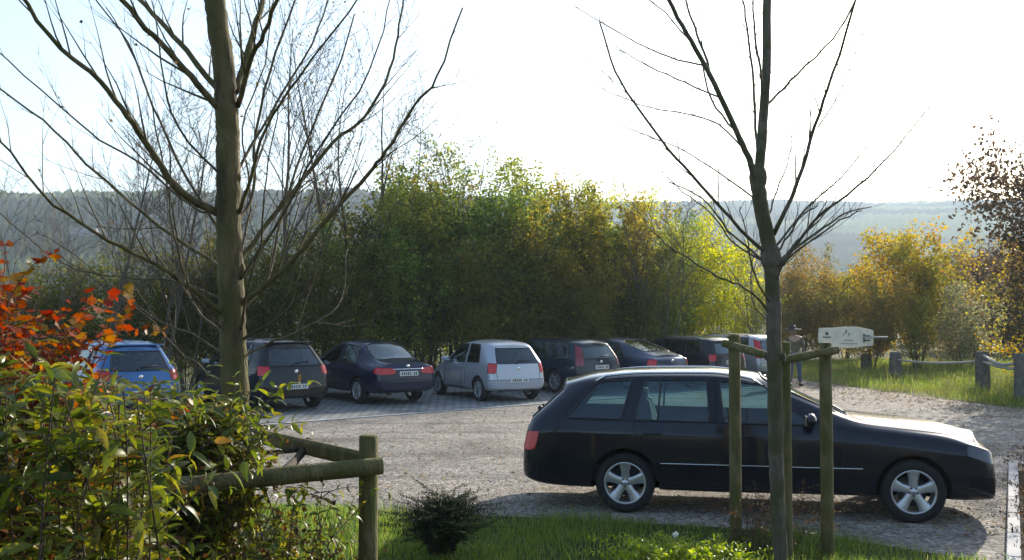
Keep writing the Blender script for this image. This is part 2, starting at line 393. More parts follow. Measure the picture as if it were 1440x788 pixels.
# ------------------------------------------------------------------ grass, pebbles, fallen leaves
BLADE = ([(-.5, 0, 0), (.5, 0, 0), (.32, .25, .55), (-.32, .25, .55), (0, .75, 1.0)], None)
def inpoly(P, poly):
    x, y = P[:, 0], P[:, 1]; c = np.zeros(len(P), bool); n = len(poly)
    for i in range(n):
        x1, y1 = poly[i]; x2, y2 = poly[(i + 1) % n]
        k = ((y1 > y) != (y2 > y)) & (x < (x2 - x1) * (y - y1) / (y2 - y1 + 1e-12) + x1); c ^= k
    return c
def grass(name, poly, n, h, wd, mat, seed, z=.03, patch=None, label=None, clump=0.35):
    rs = np.random.RandomState(seed); pl = np.array(poly); lo, hi = pl.min(0), pl.max(0)
    P = rs.uniform(lo, hi, (int(n * 3), 2)); P = P[inpoly(P, poly)]
    d = fbm(P[:, 0] * 2.2, P[:, 1] * 2.2, seed + 1); P = P[rs.rand(len(P)) < np.clip(.75 + d * clump * 2, .12, 1)][:n]
    d = fbm(P[:, 0] * 3.1, P[:, 1] * 3.1, seed + 2)
    hh = h * rs.uniform(.4, 1.3, len(P)) * (1 + .8 * np.clip(d, -.8, 1)) * (1 + 1.5 * (rs.rand(len(P)) > .985))
    a = rs.uniform(0, 2 * np.pi, len(P)); lean = rs.uniform(.15, .9, len(P))
    ca, sa = np.cos(a), np.sin(a); k = len(P); W = wd * rs.uniform(.6, 1.4, k)
    prof = [(0, 1), (.5, .8), (.85, .45)]
    vs = []
    for t, ww in prof:
        for s in (-1, 1):
            ox = s * W * ww * .5; oy = lean * hh * t * t
            vs.append(np.stack([P[:, 0] + ca * ox - sa * oy, P[:, 1] + sa * ox + ca * oy, z + hh * t * (1 - .25 * lean * t)], 1))
    oy = lean * hh; vs.append(np.stack([P[:, 0] - sa * oy, P[:, 1] + ca * oy, z + hh * (1 - .3 * lean)], 1)); 
    vs.append(vs[-1] + 1e-4)
    V = np.stack(vs, 1).reshape(-1, 3); I = np.arange(k)[:, None, None] * 8
    Fc = (np.array([[0, 1, 3, 2], [2, 3, 5, 4], [4, 5, 7, 6]])[None] + I).reshape(-1, 4)
    o = np_mesh(name, V, Fc, mat); tag(o, label, 'grass', kind='stuff'); return o
M['grass'] = leafmat('lawn_grass', [(0, (.055, .10, .018)), (.4, (.11, .175, .028)), (.75, (.18, .245, .04)), (.93, (.22, .23, .055)), (1, (.28, .22, .10))], .5, .5, .3)
M['grass_tall'] = leafmat('rough_grass', [(0, (.07, .11, .02)), (.4, (.13, .19, .03)), (.8, (.22, .27, .04)), (1, (.34, .29, .12))], .5, .55, .2, patch=(.16, .14, .06), pscale=.4)
def verge_y(x):
    xs = [p[0] for p in VERGE]; ys = [p[1] for p in VERGE]; return float(np.interp(x, xs, ys))
vp = [(-7, 5.5), (4.1, 5.5), (4.25, 7.2), (3.85, 8.15), (3.2, 8.85), (2.3, 9.4), (1.2, 9.72), (0, 10.02), (-1.6, 10.42), (-5, 11.3), (-7, 11.8)]
grass('verge_grass', vp, 90000, .085, .006, M['grass'], 5, label='short green grass with weeds along the near edge of the gravel lot')
mp_ = [(9.5, 31.7), (10.25, 27), (11.25, 22.5), (12.6, 18.6), (17, 17), (26, 26), (32, 44), (12, 46), (9.3, 40)]
grass('meadow_grass', mp_, 95000, .21, .013, M['grass_tall'], 8, z=0, label='tall sunlit rough grass around the stone posts beyond the lot')
rs = np.random.RandomState(41); n_ = 26000; X = rs.uniform(-26, 34, n_); top = 4.6 + fbm(X * .8, X * 0, 4) * 1.6; Zr = rs.rand(n_) ** .8 * top  # leafy mass added out of view behind the camera for car paint reflections
V, Fc = scatter(*LEAF4, np.stack([X, -11 - rs.rand(n_) * 3 + fbm(X * 1.3, Zr, 6), Zr], 1), rots(rs, n_), rs.uniform(.18, .42, n_))
o = np_mesh('added_wood_edge', V, Fc, leafmat('added_wood_edge_leaves', [(0, (.04, .045, .015)), (.6, (.12, .10, .03)), (1, (.26, .18, .05))], .3)); tag(o, 'unseen leafy wood edge added behind the camera for the near estate car to reflect', 'wood', kind='stuff')
# loose stones
rs = np.random.RandomState(9)
oct_v = [(1, 0, 0), (0, 1, 0), (-1, 0, 0), (0, -1, 0), (0, 0, .7), (0, 0, -.7)]; oct_f = [(0, 1, 4), (1, 2, 4), (2, 3, 4), (3, 0, 4), (1, 0, 5), (2, 1, 5), (3, 2, 5), (0, 3, 5)]
def lot_points(n, seed, ymin=9.3, ymax=30):
    r = np.random.RandomState(seed); Y = ymin + (ymax - ymin) * r.rand(n) ** 1.5; X = (r.rand(n) * 1.16 - .56) * Y
    P = np.stack([X, Y], 1); e = (P - np.array([K0.x, K0.y])) @ np.array([KN.x, KN.y])
    edge = np.interp(Y, [5, 14, 18.5, 22.5, 27, 32], [20, 14.5, 12.6, 11.2, 10.2, 9.4]); vy = np.interp(X, [p[0] for p in VERGE], [p[1] for p in VERGE])
    ok = (e < -.15) & (X < edge) & (Y > vy); return P[ok]
P2 = lot_points(26000, 4); P = np.concatenate([P2, np.full((len(P2), 1), .006)], 1)
V, Fc = scatter(oct_v, oct_f, P, rots(rs, len(P)), rs.uniform(.004, .012, len(P)))
o = np_mesh('loose_stones', V, Fc, leafmat('stone_chips', [(0, (.10, .09, .08)), (.5, (.28, .26, .23)), (1, (.55, .52, .47))], 0, .9, .2)); tag(o, 'loose grey and tan stones lying all over the gravel lot', 'gravel', kind='stuff')
P2 = lot_points(5200, 14, 9.3, 30); k = (rs.rand(len(P2)) < .45) | (P2[:, 0] > 5.5); P2 = P2[k]
ge = np.array(GRASS_EDGE); tt = rs.uniform(1, 5, 3200); ii = tt.astype(int); E_ = ge[ii] + (ge[np.minimum(ii + 1, 6)] - ge[ii]) * (tt - ii)[:, None]; E_[:, 0] -= np.abs(rs.normal(size=3200)) * 1.5
P2 = np.concatenate([P2, E_]); P = np.concatenate([P2, np.full((len(P2), 1), .018)], 1)
V, Fc = scatter(*LEAF4, P, rots(rs, len(P), .5), rs.uniform(.04, .09, len(P)))
o = np_mesh('fallen_leaves', V, Fc, leafmat('dry_leaves', [(0, (.10, .05, .02)), (.5, (.20, .12, .05)), (1, (.35, .24, .09))], .3, .7, .2)); tag(o, 'dry brown leaves fallen on the gravel', 'leaf litter', kind='stuff')

# ------------------------------------------------------------------ trees
def grow(mb, tips, rng, p, d, ln, r, lvl, cfg):
    """one branch and its children; tips collects (point, direction) for leaves"""
    c = cfg[lvl]; ns = c.get('seg', 5); pts = [p.copy()]; rad = [r]; dirs = [d.copy()]
    for i in range(ns):
        d = d + Vector((rng.gauss(0, 1), rng.gauss(0, 1), rng.gauss(0, 1))) * c.get('wob', .1) + Vector((0, 0, c.get('up', .05)))
        d.normalize(); p = p + d * (ln / ns); pts.append(p.copy()); dirs.append(d.copy()); rad.append(r * (1 - (i + 1) / ns * c.get('tap', .8)))
    mb.tube(pts, rad, c.get('sides', 5), cap=False)
    if lvl + 1 < len(cfg):
        k = c['kids']; lo = c.get('lo', .2)
        for j in range(k):
            t = lo + (1 - lo) * (j + rng.random()) / k; t = min(t, .98); i = min(int(t * ns), ns - 1); f = t * ns - i
            q = pts[i].lerp(pts[i + 1], f); rr = rad[i] + (rad[i + 1] - rad[i]) * f
            az = rng.uniform(0, 2 * math.pi); a = R(rng.uniform(*c.get('ang', (25, 55))))
            o_ = dirs[i].orthogonal().normalized(); o_.rotate(Matrix.Rotation(az, 3, dirs[i]))
            nd = (dirs[i] * math.cos(a) + o_ * math.sin(a)).normalized()
            grow(mb, tips, rng, q, nd, ln * c.get('ratio', .45) * (1.15 - t * c.get('short', .6)) * rng.uniform(.75, 1.25), max(rr * c.get('rr', .5), c.get('rmin', .004)), lvl + 1, cfg)
    if c.get('leaf'):
        for i in range(1, ns + 1): tips.append((pts[i], lvl))
def leaves(name, tips, n, spread, size, mat, parent, seed, zmin=0.1, tilt=None):
    rs = np.random.RandomState(seed); T = np.array([tuple(t[0]) for t in tips]); idx = rs.randint(0, len(T), n)
    P = T[idx] + rs.normal(size=(n, 3)) * spread; P = P[P[:, 2] > zmin]
    V, Fc = scatter(*LEAF4, P, rots(rs, len(P), tilt), rs.uniform(.6, 1.3, len(P)) * size)
    return np_mesh(name, V, Fc, mat, parent)
M['bark_grey'] = bark('grey_bark', (.05, .04, .028), (.15, .12, .085))
M['bark_dark'] = bark('dark_bark', (.03, .027, .02), (.08, .07, .05))
LM = {
 'green': leafmat('green_leaves', [(0, (0.067, 0.114, 0.028)), (.45, (0.117, 0.184, 0.039)), (.8, (0.193, 0.253, 0.048)), (1, (0.378, 0.349, 0.065))], .5, patch=(0.215, 0.199, 0.039), pscale=.5),
 'olive': leafmat('olive_leaves', [(0, (0.096, 0.119, 0.022)), (.45, (0.173, 0.187, 0.034)), (.8, (0.285, 0.259, 0.044)), (1, (0.470, 0.360, 0.057))], .5, patch=(0.207, 0.142, 0.033), pscale=.5),
 'lime': leafmat('lime_leaves', [(0, (0.144, 0.177, 0.016)), (.5, (0.287, 0.314, 0.028)), (.85, (0.430, 0.396, 0.033)), (1, (0.573, 0.437, 0.044))], .55),
 'dark': leafmat('dark_leaves', [(0, (0.054, 0.073, 0.016)), (.5, (0.098, 0.114, 0.022)), (1, (0.181, 0.160, 0.031))], .4, patch=(0.153, 0.124, 0.021), pscale=.4),
 'gold': leafmat('golden_leaves', [(0, (0.150, 0.103, 0.016)), (.4, (0.281, 0.205, 0.028)), (.75, (0.374, 0.257, 0.035)), (1, (0.350, 0.142, 0.026))], .55, patch=(0.154, 0.170, 0.026), pscale=.6),
 'rust': leafmat('rust_leaves', [(0, (0.085, 0.070, 0.023)), (.5, (0.187, 0.132, 0.037)), (1, (0.314, 0.173, 0.046))], .5, patch=(0.117, 0.135, 0.037), pscale=.5),
 'grey': leafmat('grey_green_leaves', [(0, (0.098, 0.107, 0.055)), (.6, (0.195, 0.195, 0.100)), (1, (0.312, 0.292, 0.182))], .5),
 'brown': leafmat('brown_wood_leaves', [(0, (.05, .042, .03)), (.5, (.09, .07, .045)), (1, (.14, .09, .05))], .4),
}
def leafy(seed, h, mat, nleaf, stems=4, wide=.32, size=.10, spread=.16, barkm='bark_dark', low=.12, lean=.16):
    """an upright broadleaf tree, several stems from the base"""
    rng = random.Random(seed); root = empty('tree'); mb = MB(); tips = []
    cfg = [dict(seg=8, wob=.05, up=.05, kids=13, lo=low, ang=(30, 65), ratio=wide, short=.55, rr=.4, sides=6, tap=.85),
           dict(seg=4, wob=.14, up=.10, kids=5, lo=.2, ang=(25, 55), ratio=.5, rr=.5, sides=4, leaf=1, rmin=.005),
           dict(seg=3, wob=.2, up=.03, sides=3, leaf=1)]
    for s in range(stems):
        a = rng.uniform(0, 6.28); r = rng.uniform(.05, .35); t = lean * rng.uniform(.4, 1.3)
        grow(mb, tips, rng, Vector((math.cos(a) * r, math.sin(a) * r, -.05)), Vector((math.cos(a) * t, math.sin(a) * t, 1)).normalized(), h * rng.uniform(.72, 1), .035 * h / 7 * rng.uniform(.8, 1.5), 0, cfg)
    mb.build('trunk', M[barkm], root)
    leaves('crown', tips, nleaf, spread, size, LM[mat], root, seed)
    return root
def bare(seed, h, thick=.09, kids=16, barkm='bark_grey', up=.06, lo=.25, leaf=0, stems=1):
    rng = random.Random(seed); root = empty('tree'); mb = MB(); tips = []
    cfg = [dict(seg=10, wob=.05, up=.04, kids=kids, lo=lo, ang=(20, 48), ratio=.42, short=.5, rr=.45, sides=7, tap=.9),
           dict(seg=6, wob=.10, up=up, kids=9, lo=.15, ang=(20, 50), ratio=.42, rr=.5, sides=5, rmin=.008),
           dict(seg=4, wob=.14, up=.04, kids=5, lo=.1, ang=(20, 55), ratio=.45, rr=.55, sides=3, rmin=.005, leaf=1),
           dict(seg=3, wob=.16, up=.02, sides=3, leaf=1)]
    for s in range(stems):
        a = rng.uniform(0, 6.28); t = 0 if stems == 1 else .2
        grow(mb, tips, rng, Vector((math.cos(a) * t, math.sin(a) * t, -.05)), Vector((math.cos(a) * t + rng.gauss(0, .05), math.sin(a) * t, 1)).normalized(), h * (1 if s == 0 else rng.uniform(.6, .95)), thick * (1 if s == 0 else .7), 0, cfg)
    mb.build('trunk', M[barkm], root)
    if leaf: leaves('crown', tips, leaf, .1, .09, LM['rust'], root, seed)
    return root
PROTO = dict(
 green1=leafy(1, 7.2, 'green', 10500, 5, .33, .125, .13), green2=leafy(2, 7.8, 'green', 11000, 6, .30, .12, .13), olive1=leafy(3, 7.0, 'olive', 8500, 6, .26, .12, .12),
 olive2=leafy(4, 6.4, 'olive', 8000, 5, .3, .12, .12), lime1=leafy(5, 6.6, 'lime', 7500, 4, .3), lime2=leafy(6, 5.6, 'lime', 7500, 4, .34),
 dark1=leafy(7, 4.6, 'dark', 11000, 6, .4, .10, .18, low=.03, lean=.3), dark2=leafy(8, 5.2, 'dark', 11000, 6, .36, low=.03, lean=.3),
 gold1=leafy(9, 6.2, 'gold', 15000, 7, .46, .15, .2, low=.04, lean=.42), rust1=leafy(10, 6.2, 'rust', 14000, 7, .46, .14, .2, low=.04, lean=.38),
 grey1=leafy(11, 3.4, 'grey', 7000, 5, .42, .09, .15, low=.03, lean=.35), brown1=leafy(12, 9, 'brown', 12000, 5, .4, .17, .3, low=.05, lean=.25),
 bare1=bare(21, 10.6), bare2=bare(22, 9.6, .075, 15), bare3=bare(23, 7.4, .06, 14, stems=2), bare4=bare(24, 6.6, .05, 12, stems=3), bare5=bare(25, 11.2, .10, 18, leaf=500))
USED = set()
def plant(kind, x, y, label, sc=1.0, rz=0, group=None, name='tree', cat='tree', sz=None, z=0):
    p = PROTO[kind]
    if kind in USED: p = copy_tree(p)
    USED.add(kind)
    p.name = name; p.location = (x, y, z); p.scale = (sc, sc, sz or sc); p.rotation_euler = (0, 0, rz)
    tag(p, label, cat, group); return p
rng = random.Random(77)
def pl(kind, px, Y, label, sc=1, **kw):
    return plant(kind, (px - 720) / F * Y, Y, label, sc, rng.uniform(0, 6.28), **kw)
WOOD = 'trees of the wood behind the parked row'
# the leafy wood: (kind, px, depth, scale)
wood = [('dark2', 30, 25.5, .56), ('dark1', 95, 26, .70), ('dark2', 150, 26, .62), ('dark1', 205, 27, .80), ('dark2', 262, 27.5, .74), ('dark1', 318, 28, .90), ('dark2', 372, 28.5, .76), ('dark1', 425, 29, .92), ('dark2', 470, 29.5, .88),
 ('green1', 515, 30, .70), ('dark2', 520, 32, 1.05), ('green2', 560, 31, .74), ('green1', 600, 30.5, .83), ('dark1', 590, 33, 1.2), ('green2', 645, 32, .88), ('olive1', 615, 33.5, 1.0), ('green1', 690, 32, .87), ('dark2', 670, 30, .85), ('green2', 728, 33, .84), ('olive2', 765, 32, .94), ('green1', 770, 35, .90), ('dark1', 745, 31.5, 1.0),
 ('olive1', 805, 34, .95), ('green2', 835, 36, .80), ('olive2', 845, 33.5, .95), ('olive1', 880, 35, .87), ('olive2', 905, 37, .92), ('green1', 925, 35, .72), ('lime1', 885, 38, 1.0), ('lime2', 950, 37, .95), ('lime1', 975, 38.5, .88), ('olive2', 960, 40, .9), ('lime2', 1005, 38, .98), ('lime1', 1030, 40, .72), ('lime2', 1052, 41, .62), ('dark1', 815, 31.5, .7), ('dark2', 880, 33, .62), ('dark1', 950, 36, .6)]
SHADE = {'dark': 'low dark green bushy tree', 'gree': 'dense mid green broadleaf tree', 'oliv': 'slender olive brown leaved tree', 'lime': 'sunlit lime yellow leaved tree'}
def near_what(px):
    for a, b, s in ((-99, 60, 'at the far left edge behind the red leaved shrub'), (60, 130, 'behind the left side of the blue hatchback'), (130, 200, 'behind the roof of the blue hatchback'), (200, 285, 'right behind the gap after the blue hatchback'), (285, 345, 'behind the big bare tree trunk at left'), (345, 400, 'behind the front of the dark hatchback'), (400, 450, 'behind the rear of the dark hatchback'), (450, 500, 'behind the front of the dark saloon'), (500, 545, 'behind the roof of the dark saloon'), (545, 600, 'behind the boot of the dark saloon'), (600, 640, 'behind the bonnet of the silver hatchback'), (640, 685, 'behind the roof of the silver hatchback'), (685, 735, 'behind the tailgate of the silver hatchback'), (735, 785, 'behind the front of the dark estate in the row'), (785, 828, 'behind the roof of the dark estate in the row'), (828, 870, 'behind the tailgate of the dark estate in the row'), (870, 915, 'behind the roof of the grey blue fastback'), (915, 955, 'behind the boot of the grey blue fastback'), (955, 990, 'behind the roof of the far black estate'), (990, 1040, 'behind the left stake of the young tree'), (1040, 1100, 'at the right end of the wood beside the young tree')):
        if a <= px < b: return s
    return 'in the wood'
seen = {}
for k, px, Y, sc in wood:
    lab = SHADE[k[:4]] + ' ' + near_what(px); seen[lab] = seen.get(lab, 0) + 1
    if seen[lab] > 1: lab = lab.replace(' tree ', ' tree farther back ', 1)
    pl(k, px, Y, lab, sc, group=WOOD)
BT = 'tall bare trees rising from the wood'
for k, px, Y, sc, lab in [('bare1', 412, 29, 1.0, 'tall leafless grey tree just right of the big near trunk'), ('bare5', 455, 30, .95, 'tall leafless tree with a few brown leaves above the dark saloon'),
    ('bare2', 500, 31, 1.0, 'slim leafless tree above the roof of the dark saloon'), ('bare1', 538, 31, .93, 'tall leafless tree at the left end of the green crowns'), ('bare5', 568, 33, .78, 'thin leafless tree poking out of the green crowns'), ('bare3', 652, 33, 1.05, 'leafless top sticking out above the green crowns in the middle'), ('bare2', 684, 34, .82, 'spiky leafless tree top beside the tallest green crown'),
    ('bare3', 130, 24, 1.0, 'leafless twiggy tree above the blue hatchback'), ('bare4', 60, 24.5, .75, 'small leafless multi stemmed tree at far left'), ('bare3', 215, 26, 1.1, 'leafless twiggy tree left of the big near trunk'), ('bare4', 270, 27, .98, 'bushy leafless tree half behind the big near trunk'), ('bare2', 372, 28, .72, 'leafless tree directly right of the near trunk, shorter than its neighbours'), ('bare4', 930, 33, .95, 'reddish grey leafless shrub in front of the lime leaved trees'), ('bare4', 1062, 36, .6, 'small leafless shrub behind the young tree stakes')]:
    pl(k, px, Y, lab, sc, group=BT)
RT = 'autumn coloured trees beyond the meadow'
for k, px, Y, sc, lab in [('rust1', 1128, 44, .70, 'dark olive and orange tree right behind the sign board'), ('rust1', 1160, 47, .72, 'orange topped tree above the sign board'), ('gold1', 1186, 46, .62, 'yellow green tree to the right of the sign board'),
    ('gold1', 1290, 41, .86, 'tallest brown gold tree beyond the meadow'), ('rust1', 1345, 43, .56, 'golden tree on the right of the brown gold one'), ('grey1', 1352, 38, .92, 'rounded pale grey green bush beside the stone post'), ('olive2', 1290, 37, .5, 'low yellow bush in front of the golden trees'), ('rust1', 1225, 38, .5, 'small rust coloured shrub behind the short stone post')]:
    pl(k, px, Y, lab, sc, group=RT)
UB = 'dark bushes under the far wood at right'
for px, Y, sc, lab in ((1338, 52, .62, 'dark bush between the pale grey green bush and the far wood'), (1366, 50, .66, 'dark bush right behind the stone post left of the leaning rails'), (1394, 52, .72, 'dark bush above the leaning rails'), (1420, 50, .70, 'dark bush just left of the right edge post'), (1450, 50, .75, 'dark bush behind the right edge post'), (1100, 50, .6, 'dark bush beyond the road, seen right of the young tree trunk'), (1235, 50, .55, 'dark bush in the gap right of the sign arm')):
    pl('dark1', px, Y, lab, sc, group=UB)
# tree at the right edge of the picture, leaning in
pl('gold1', 1496, 31, 'yellow leaved tree cut off by the right edge', .70, group=RT)
pl('brown1', 1538, 26, 'tall brown leaved tree cut off by the right edge, above the yellow one', .74, group=RT)
FW = 'dark trees of the far wood at right'
for i, (px, Y, sc) in enumerate([(1335, 62, .60), (1362, 66, .66), (1390, 60, .60), (1415, 64, .68), (1440, 58, .62), (1465, 66, .7), (1310, 74, .66), (1100, 70, .5), (1145, 76, .55), (1230, 80, .55), (1275, 84, .6)]):
    pl('brown1', px, Y, ['hazy brown tree of the far wood just right of the pale grey green bush', 'hazy dark tree of the far wood left of the stone post gap', 'dark brown tree of the far wood above the leaning rails', 'dark tree of the far wood left of the right edge post', 'dark tree of the far wood above the right edge post', 'brown tree of the far wood at the extreme right edge', 'hazy brown tree behind the golden trees at their right end', 'brown tree behind the young tree trunk, farther than the orange ones', 'brown tree hidden behind the orange topped tree', 'brown tree behind the gap between the orange and golden trees', 'brown tree behind the tallest brown gold tree'][i], sc, group=FW)
for k in PROTO:
    if k not in USED:
        for ch in list(PROTO[k].children): bpy.data.objects.remove(ch)
        bpy.data.objects.remove(PROTO[k])

# ------------------------------------------------------------------ cars
def carpaint(name, col, met=.4, rough=.32, dust=.03):
    if max(col) < .1: met *= .3
    m, t, o = newmat(name); b = N(t, 'ShaderNodeBsdfPrincipled')
    g = N(t, 'ShaderNodeTexCoord'); n, r = noisecol(t, g.outputs['Object'], 2.5, [(.35, col), (.75, tuple(c * (1 - dust) + .12 * dust for c in col))])
    sx = N(t, 'ShaderNodeSeparateXYZ'); t.links.new(g.outputs['Object'], sx.inputs[0])
    mr = N(t, 'ShaderNodeMapRange'); mr.inputs['From Min'].default_value = .55; mr.inputs['From Max'].default_value = .15; mr.inputs['To Max'].default_value = .15
    t.links.new(sx.outputs['Z'], mr.inputs['Value'])
    c = mixc(t, mr.outputs[0], r.outputs[0], (.07, .06, .05)); t.links.new(c, b.inputs['Base Color'])
    b.inputs['Metallic'].default_value = met; b.inputs['Roughness'].default_value = rough
    b.inputs['Specular IOR Level'].default_value = .08; b.inputs['Coat Weight'].default_value = 1; b.inputs['Coat IOR'].default_value = 1.42; b.inputs['Coat Roughness'].default_value = .03
    n2 = N(t, 'ShaderNodeTexNoise', i_Scale=3.0, i_Detail=2.0); t.links.new(g.outputs['Object'], n2.inputs['Vector'])
    bp = N(t, 'ShaderNodeBump', i_Strength=.08, i_Distance=.02); t.links.new(n2.outputs[0], bp.inputs['Height']); t.links.new(bp.outputs[0], b.inputs['Normal'])
    t.links.new(b.outputs[0], o.inputs[0]); return m
COLS = [1, .86, .45, 0, -.45, -.86, -1]
def car(name, sp, paint, label, cat='car', loc=(0, 0, 0), rz=0, group=None):
    sx, sy, sz = sp.get('scale', (1, 1, 1)); st = sp['st']; sh = sp.get('sh', .12); p4f = sp.get('p4', .55)
    def half(s):
        xb, w_, zb, xl, zl, xt, zt, wr = s; zs = zl - sh; e = min(.085, (zt - zl) * .55)
        xs = xb * .5 + xl * .5 if abs(xb - xl) > .01 else xl
        P = [(xb, 0, zb), (xb, w_ * .8, zb), (xb, w_ * .95, zb + .04), (xb, w_ * .995, zb + .18), (xb * .8 + xs * .2, w_, zb + p4f * (zs - zb)),
             (xs, w_ * .985, zs), (xl, w_ * .935, zl), (xt, wr, zt - e), (xt, wr * .9, zt - e * .35), (xt, wr * .5, zt), (xt, 0, zt + .012)]
        return [(x * sx, y * sy, z * sz) for x, y, z in P]
    parts = ['body', 'well', 'windscreen', 'rear_window', 'tail_light', 'headlight', 'bumper', 'side_window', 'side_window2', 'side_window3', 'door', 'door2', 'tailgate', 'bonnet', 'grille']
    ID = {p: i for i, p in enumerate(parts)}
    bm = bmesh.new(); rings = []
    for s in st:
        h = half(s); L = [bm.verts.new(p) for p in h]; Rr = [bm.verts.new((p[0], -p[1], p[2])) if 0 < k < 10 else L[k] for k, p in enumerate(h)]
        rings.append((L, Rr))
    n = len(st)
    def face(vs, pid):
        try: f = bm.faces.new(vs); f.material_index = ID[pid]; f.smooth = True; return f
        except ValueError: return None
    for i in range(n - 1):
        for j in range(10):
            pid = 'body'
            if j == 6 and i in sp['win']: pid = sp['win'][i]
            elif i == sp['ws'] and j in (8, 9): pid = 'windscreen'
            elif i == sp.get('rw', -1) and j in (8, 9): pid = 'rear_window'
            elif j in (2, 3, 4, 5) and i in sp['door']: pid = sp['door'][i]
            elif i == 0 and j in sp['tail']: pid = 'tail_light'
            elif i == n - 2 and j in (5,): pid = 'headlight'
            elif i in (0, n - 2) and j in (1, 2, 3): pid = 'bumper'
            elif i > sp['ws'] and j in (7, 8, 9) and i < n - 1: pid = 'bonnet'
            for side in (0, 1):
                a, b = rings[i][side], rings[i + 1][side]
                face([a[j], b[j], b[j + 1], a[j + 1]], pid)
    for end in (0, n - 1):
        L, Rr = rings[end]; sg = -1 if end == 0 else 1; bl = sp.get('bulge', (.05, .09))[0 if end == 0 else 1]
        grid = {}
        for j in range(1, 10):
            for c, m in enumerate(COLS):
                if c == 0: grid[j, c] = L[j]
                elif c == 6: grid[j, c] = Rr[j]
                else: grid[j, c] = bm.verts.new((L[j].co.x + sg * bl * (1 - m * m) * sx, L[j].co.y * m, L[j].co.z + (.004 if j > 7 else 0)))
        for j in range(1, 9):
            for c in range(6):
                pid = 'body'
                if end == 0:
                    if j in sp['tail'] and c in sp.get('tcols', (0, 5)): pid = 'tail_light'
                    elif sp.get('cap_glass') and j == 6 and 0 < c < 5: pid = 'rear_window'
                    elif j in (1, 2, 3): pid = 'bumper'
                    elif 0 < c < 5: pid = 'tailgate'
                else:
                    if j in (5,) and c in (0, 5): pid = 'headlight'
                    elif j in (4, 5) and 0 < c < 5: pid = 'grille'
                    elif j in (1, 2, 3): pid = 'bumper'
                face([grid[j, c], grid[j + 1, c], grid[j + 1, c + 1], grid[j, c + 1]], pid)
        if end == 0 and sp.get('cap_glass'): capl = [(grid[j, c], grid[j, c + 1]) for j in (6, 7) for c in range(6)]
        face([grid[9, c] for c in range(7)] + [L[10]], 'body'); face([grid[1, c] for c in range(7)] + [L[0]], 'bumper')
    bmesh.ops.recalc_face_normals(bm, faces=bm.faces[:])
    cl = bm.edges.layers.float.get('crease_edge') or bm.edges.layers.float.new('crease_edge')
    for e in bm.edges:
        ids = {f.material_index for f in e.link_faces}
        if len(ids) > 1:
            if ids & {ID['windscreen'], ID['rear_window']} : e[cl] = .9
            elif ids & {ID['side_window'], ID['side_window2'], ID['side_window3']}: e[cl] = .88
            elif ids & {ID['tail_light'], ID['headlight']}: e[cl] = .5
            elif ids & {ID['bonnet']}: e[cl] = .25
    for i in range(n - 1):                                   # shoulder line
        for side in (0, 1):
            a, b = rings[i][side][5], rings[i + 1][side][5]; e = bm.edges.get((a, b))
            if e: e[cl] = max(e[cl], sp.get('crease', .3))
    iw = sorted(sp['win'])
    for a, b in (capl if sp.get('cap_glass') else []):
        e = bm.edges.get((a, b))
        if e: e[cl] = max(e[cl], .7)
    for i in range(iw[0] - 1, sp['ws'] + 1):                  # belt and cantrail lines keep the window corners
        for side in (0, 1):
            for j in (6, 7):
                a, b = rings[i][side][j], rings[i + 1][side][j]; e = bm.edges.get((a, b))
                if e: e[cl] = max(e[cl], .72)
    me = bpy.data.meshes.new('shell'); bm.to_mesh(me); bm.free()
    o = bpy.data.objects.new('shell', me); C.objects.link(o)
    dm = [bpy.data.materials.get('slot%d' % i) or bpy.data.materials.new('slot%d' % i) for i in range(len(parts))]
    for d in dm: me.materials.append(d)
    ss = o.modifiers.new('s', 'SUBSURF'); ss.levels = ss.render_levels = 2 if not sp.get('hi') else 3
    wr_, xr, xf, tr = sp['wr'], sp['xr'] * sx, sp['xf'] * sx, sp['track']
    cut = MB()
    for x in (xr, xf):
        for s_ in (-1, 1):
            b0 = len(cut.v); k = 40; r = wr_ + sp.get('gap', .045); y0, y1 = s_ * (tr - .30), s_ * (tr + .5)
            vs = [(x + r * math.cos(2 * math.pi * q / k), y, wr_ + .01 + r * math.sin(2 * math.pi * q / k)) for y in (y0, y1) for q in range(k)]
            cut.add(vs, [tuple(range(k)), tuple(range(2 * k - 1, k - 1, -1))] + [(q, q + k, (q + 1) % k + k, (q + 1) % k) for q in range(k)], ID['well'])
    co = cut.build('cut', dm, smooth=False)
    bmc = bmesh.new(); bmc.from_mesh(co.data); bmesh.ops.recalc_face_normals(bmc, faces=bmc.faces[:]); bmc.to_mesh(co.data); bmc.free()
    bo = o.modifiers.new('b', 'BOOLEAN'); bo.object = co; bo.operation = 'DIFFERENCE'; bo.solver = 'EXACT'
    dg = bpy.context.evaluated_depsgraph_get(); em = o.evaluated_get(dg).to_mesh()
    V = [v.co.copy() for v in em.vertices]; polys = [(tuple(p.vertices), p.material_index, p.center.copy(), p.normal.copy(), p.area) for p in em.polygons]
    o.evaluated_get(dg).to_mesh_clear()
    bpy.data.objects.remove(o); bpy.data.objects.remove(co)
    NV = [Vector() for _ in V]
    for vs, mi, c, nn, ar in polys:
        if mi != ID['well']:
            for q in vs: NV[q] += nn * ar
    bvh = BVHTree.FromPolygons(V, [p[0] for p in polys])
    root = empty(name, loc, rz); tag(root, label, cat, group)
    glass = M[sp.get('glass', 'glass')]
    mats = dict(body=paint, well=M['well'], windscreen=glass, rear_window=glass, tail_light=sp.get('tmat', M['red']), headlight=M['lamp'], bumper=sp.get('bmat', paint), side_window=glass, side_window2=glass, side_window3=glass, door=paint, door2=paint, tailgate=paint, bonnet=paint, grille=M['black'] if sp.get('grille', 1) else paint)
    nice = dict(side_window2='side_window', side_window3='side_window', door2='door', well='wheel_arch_liner')
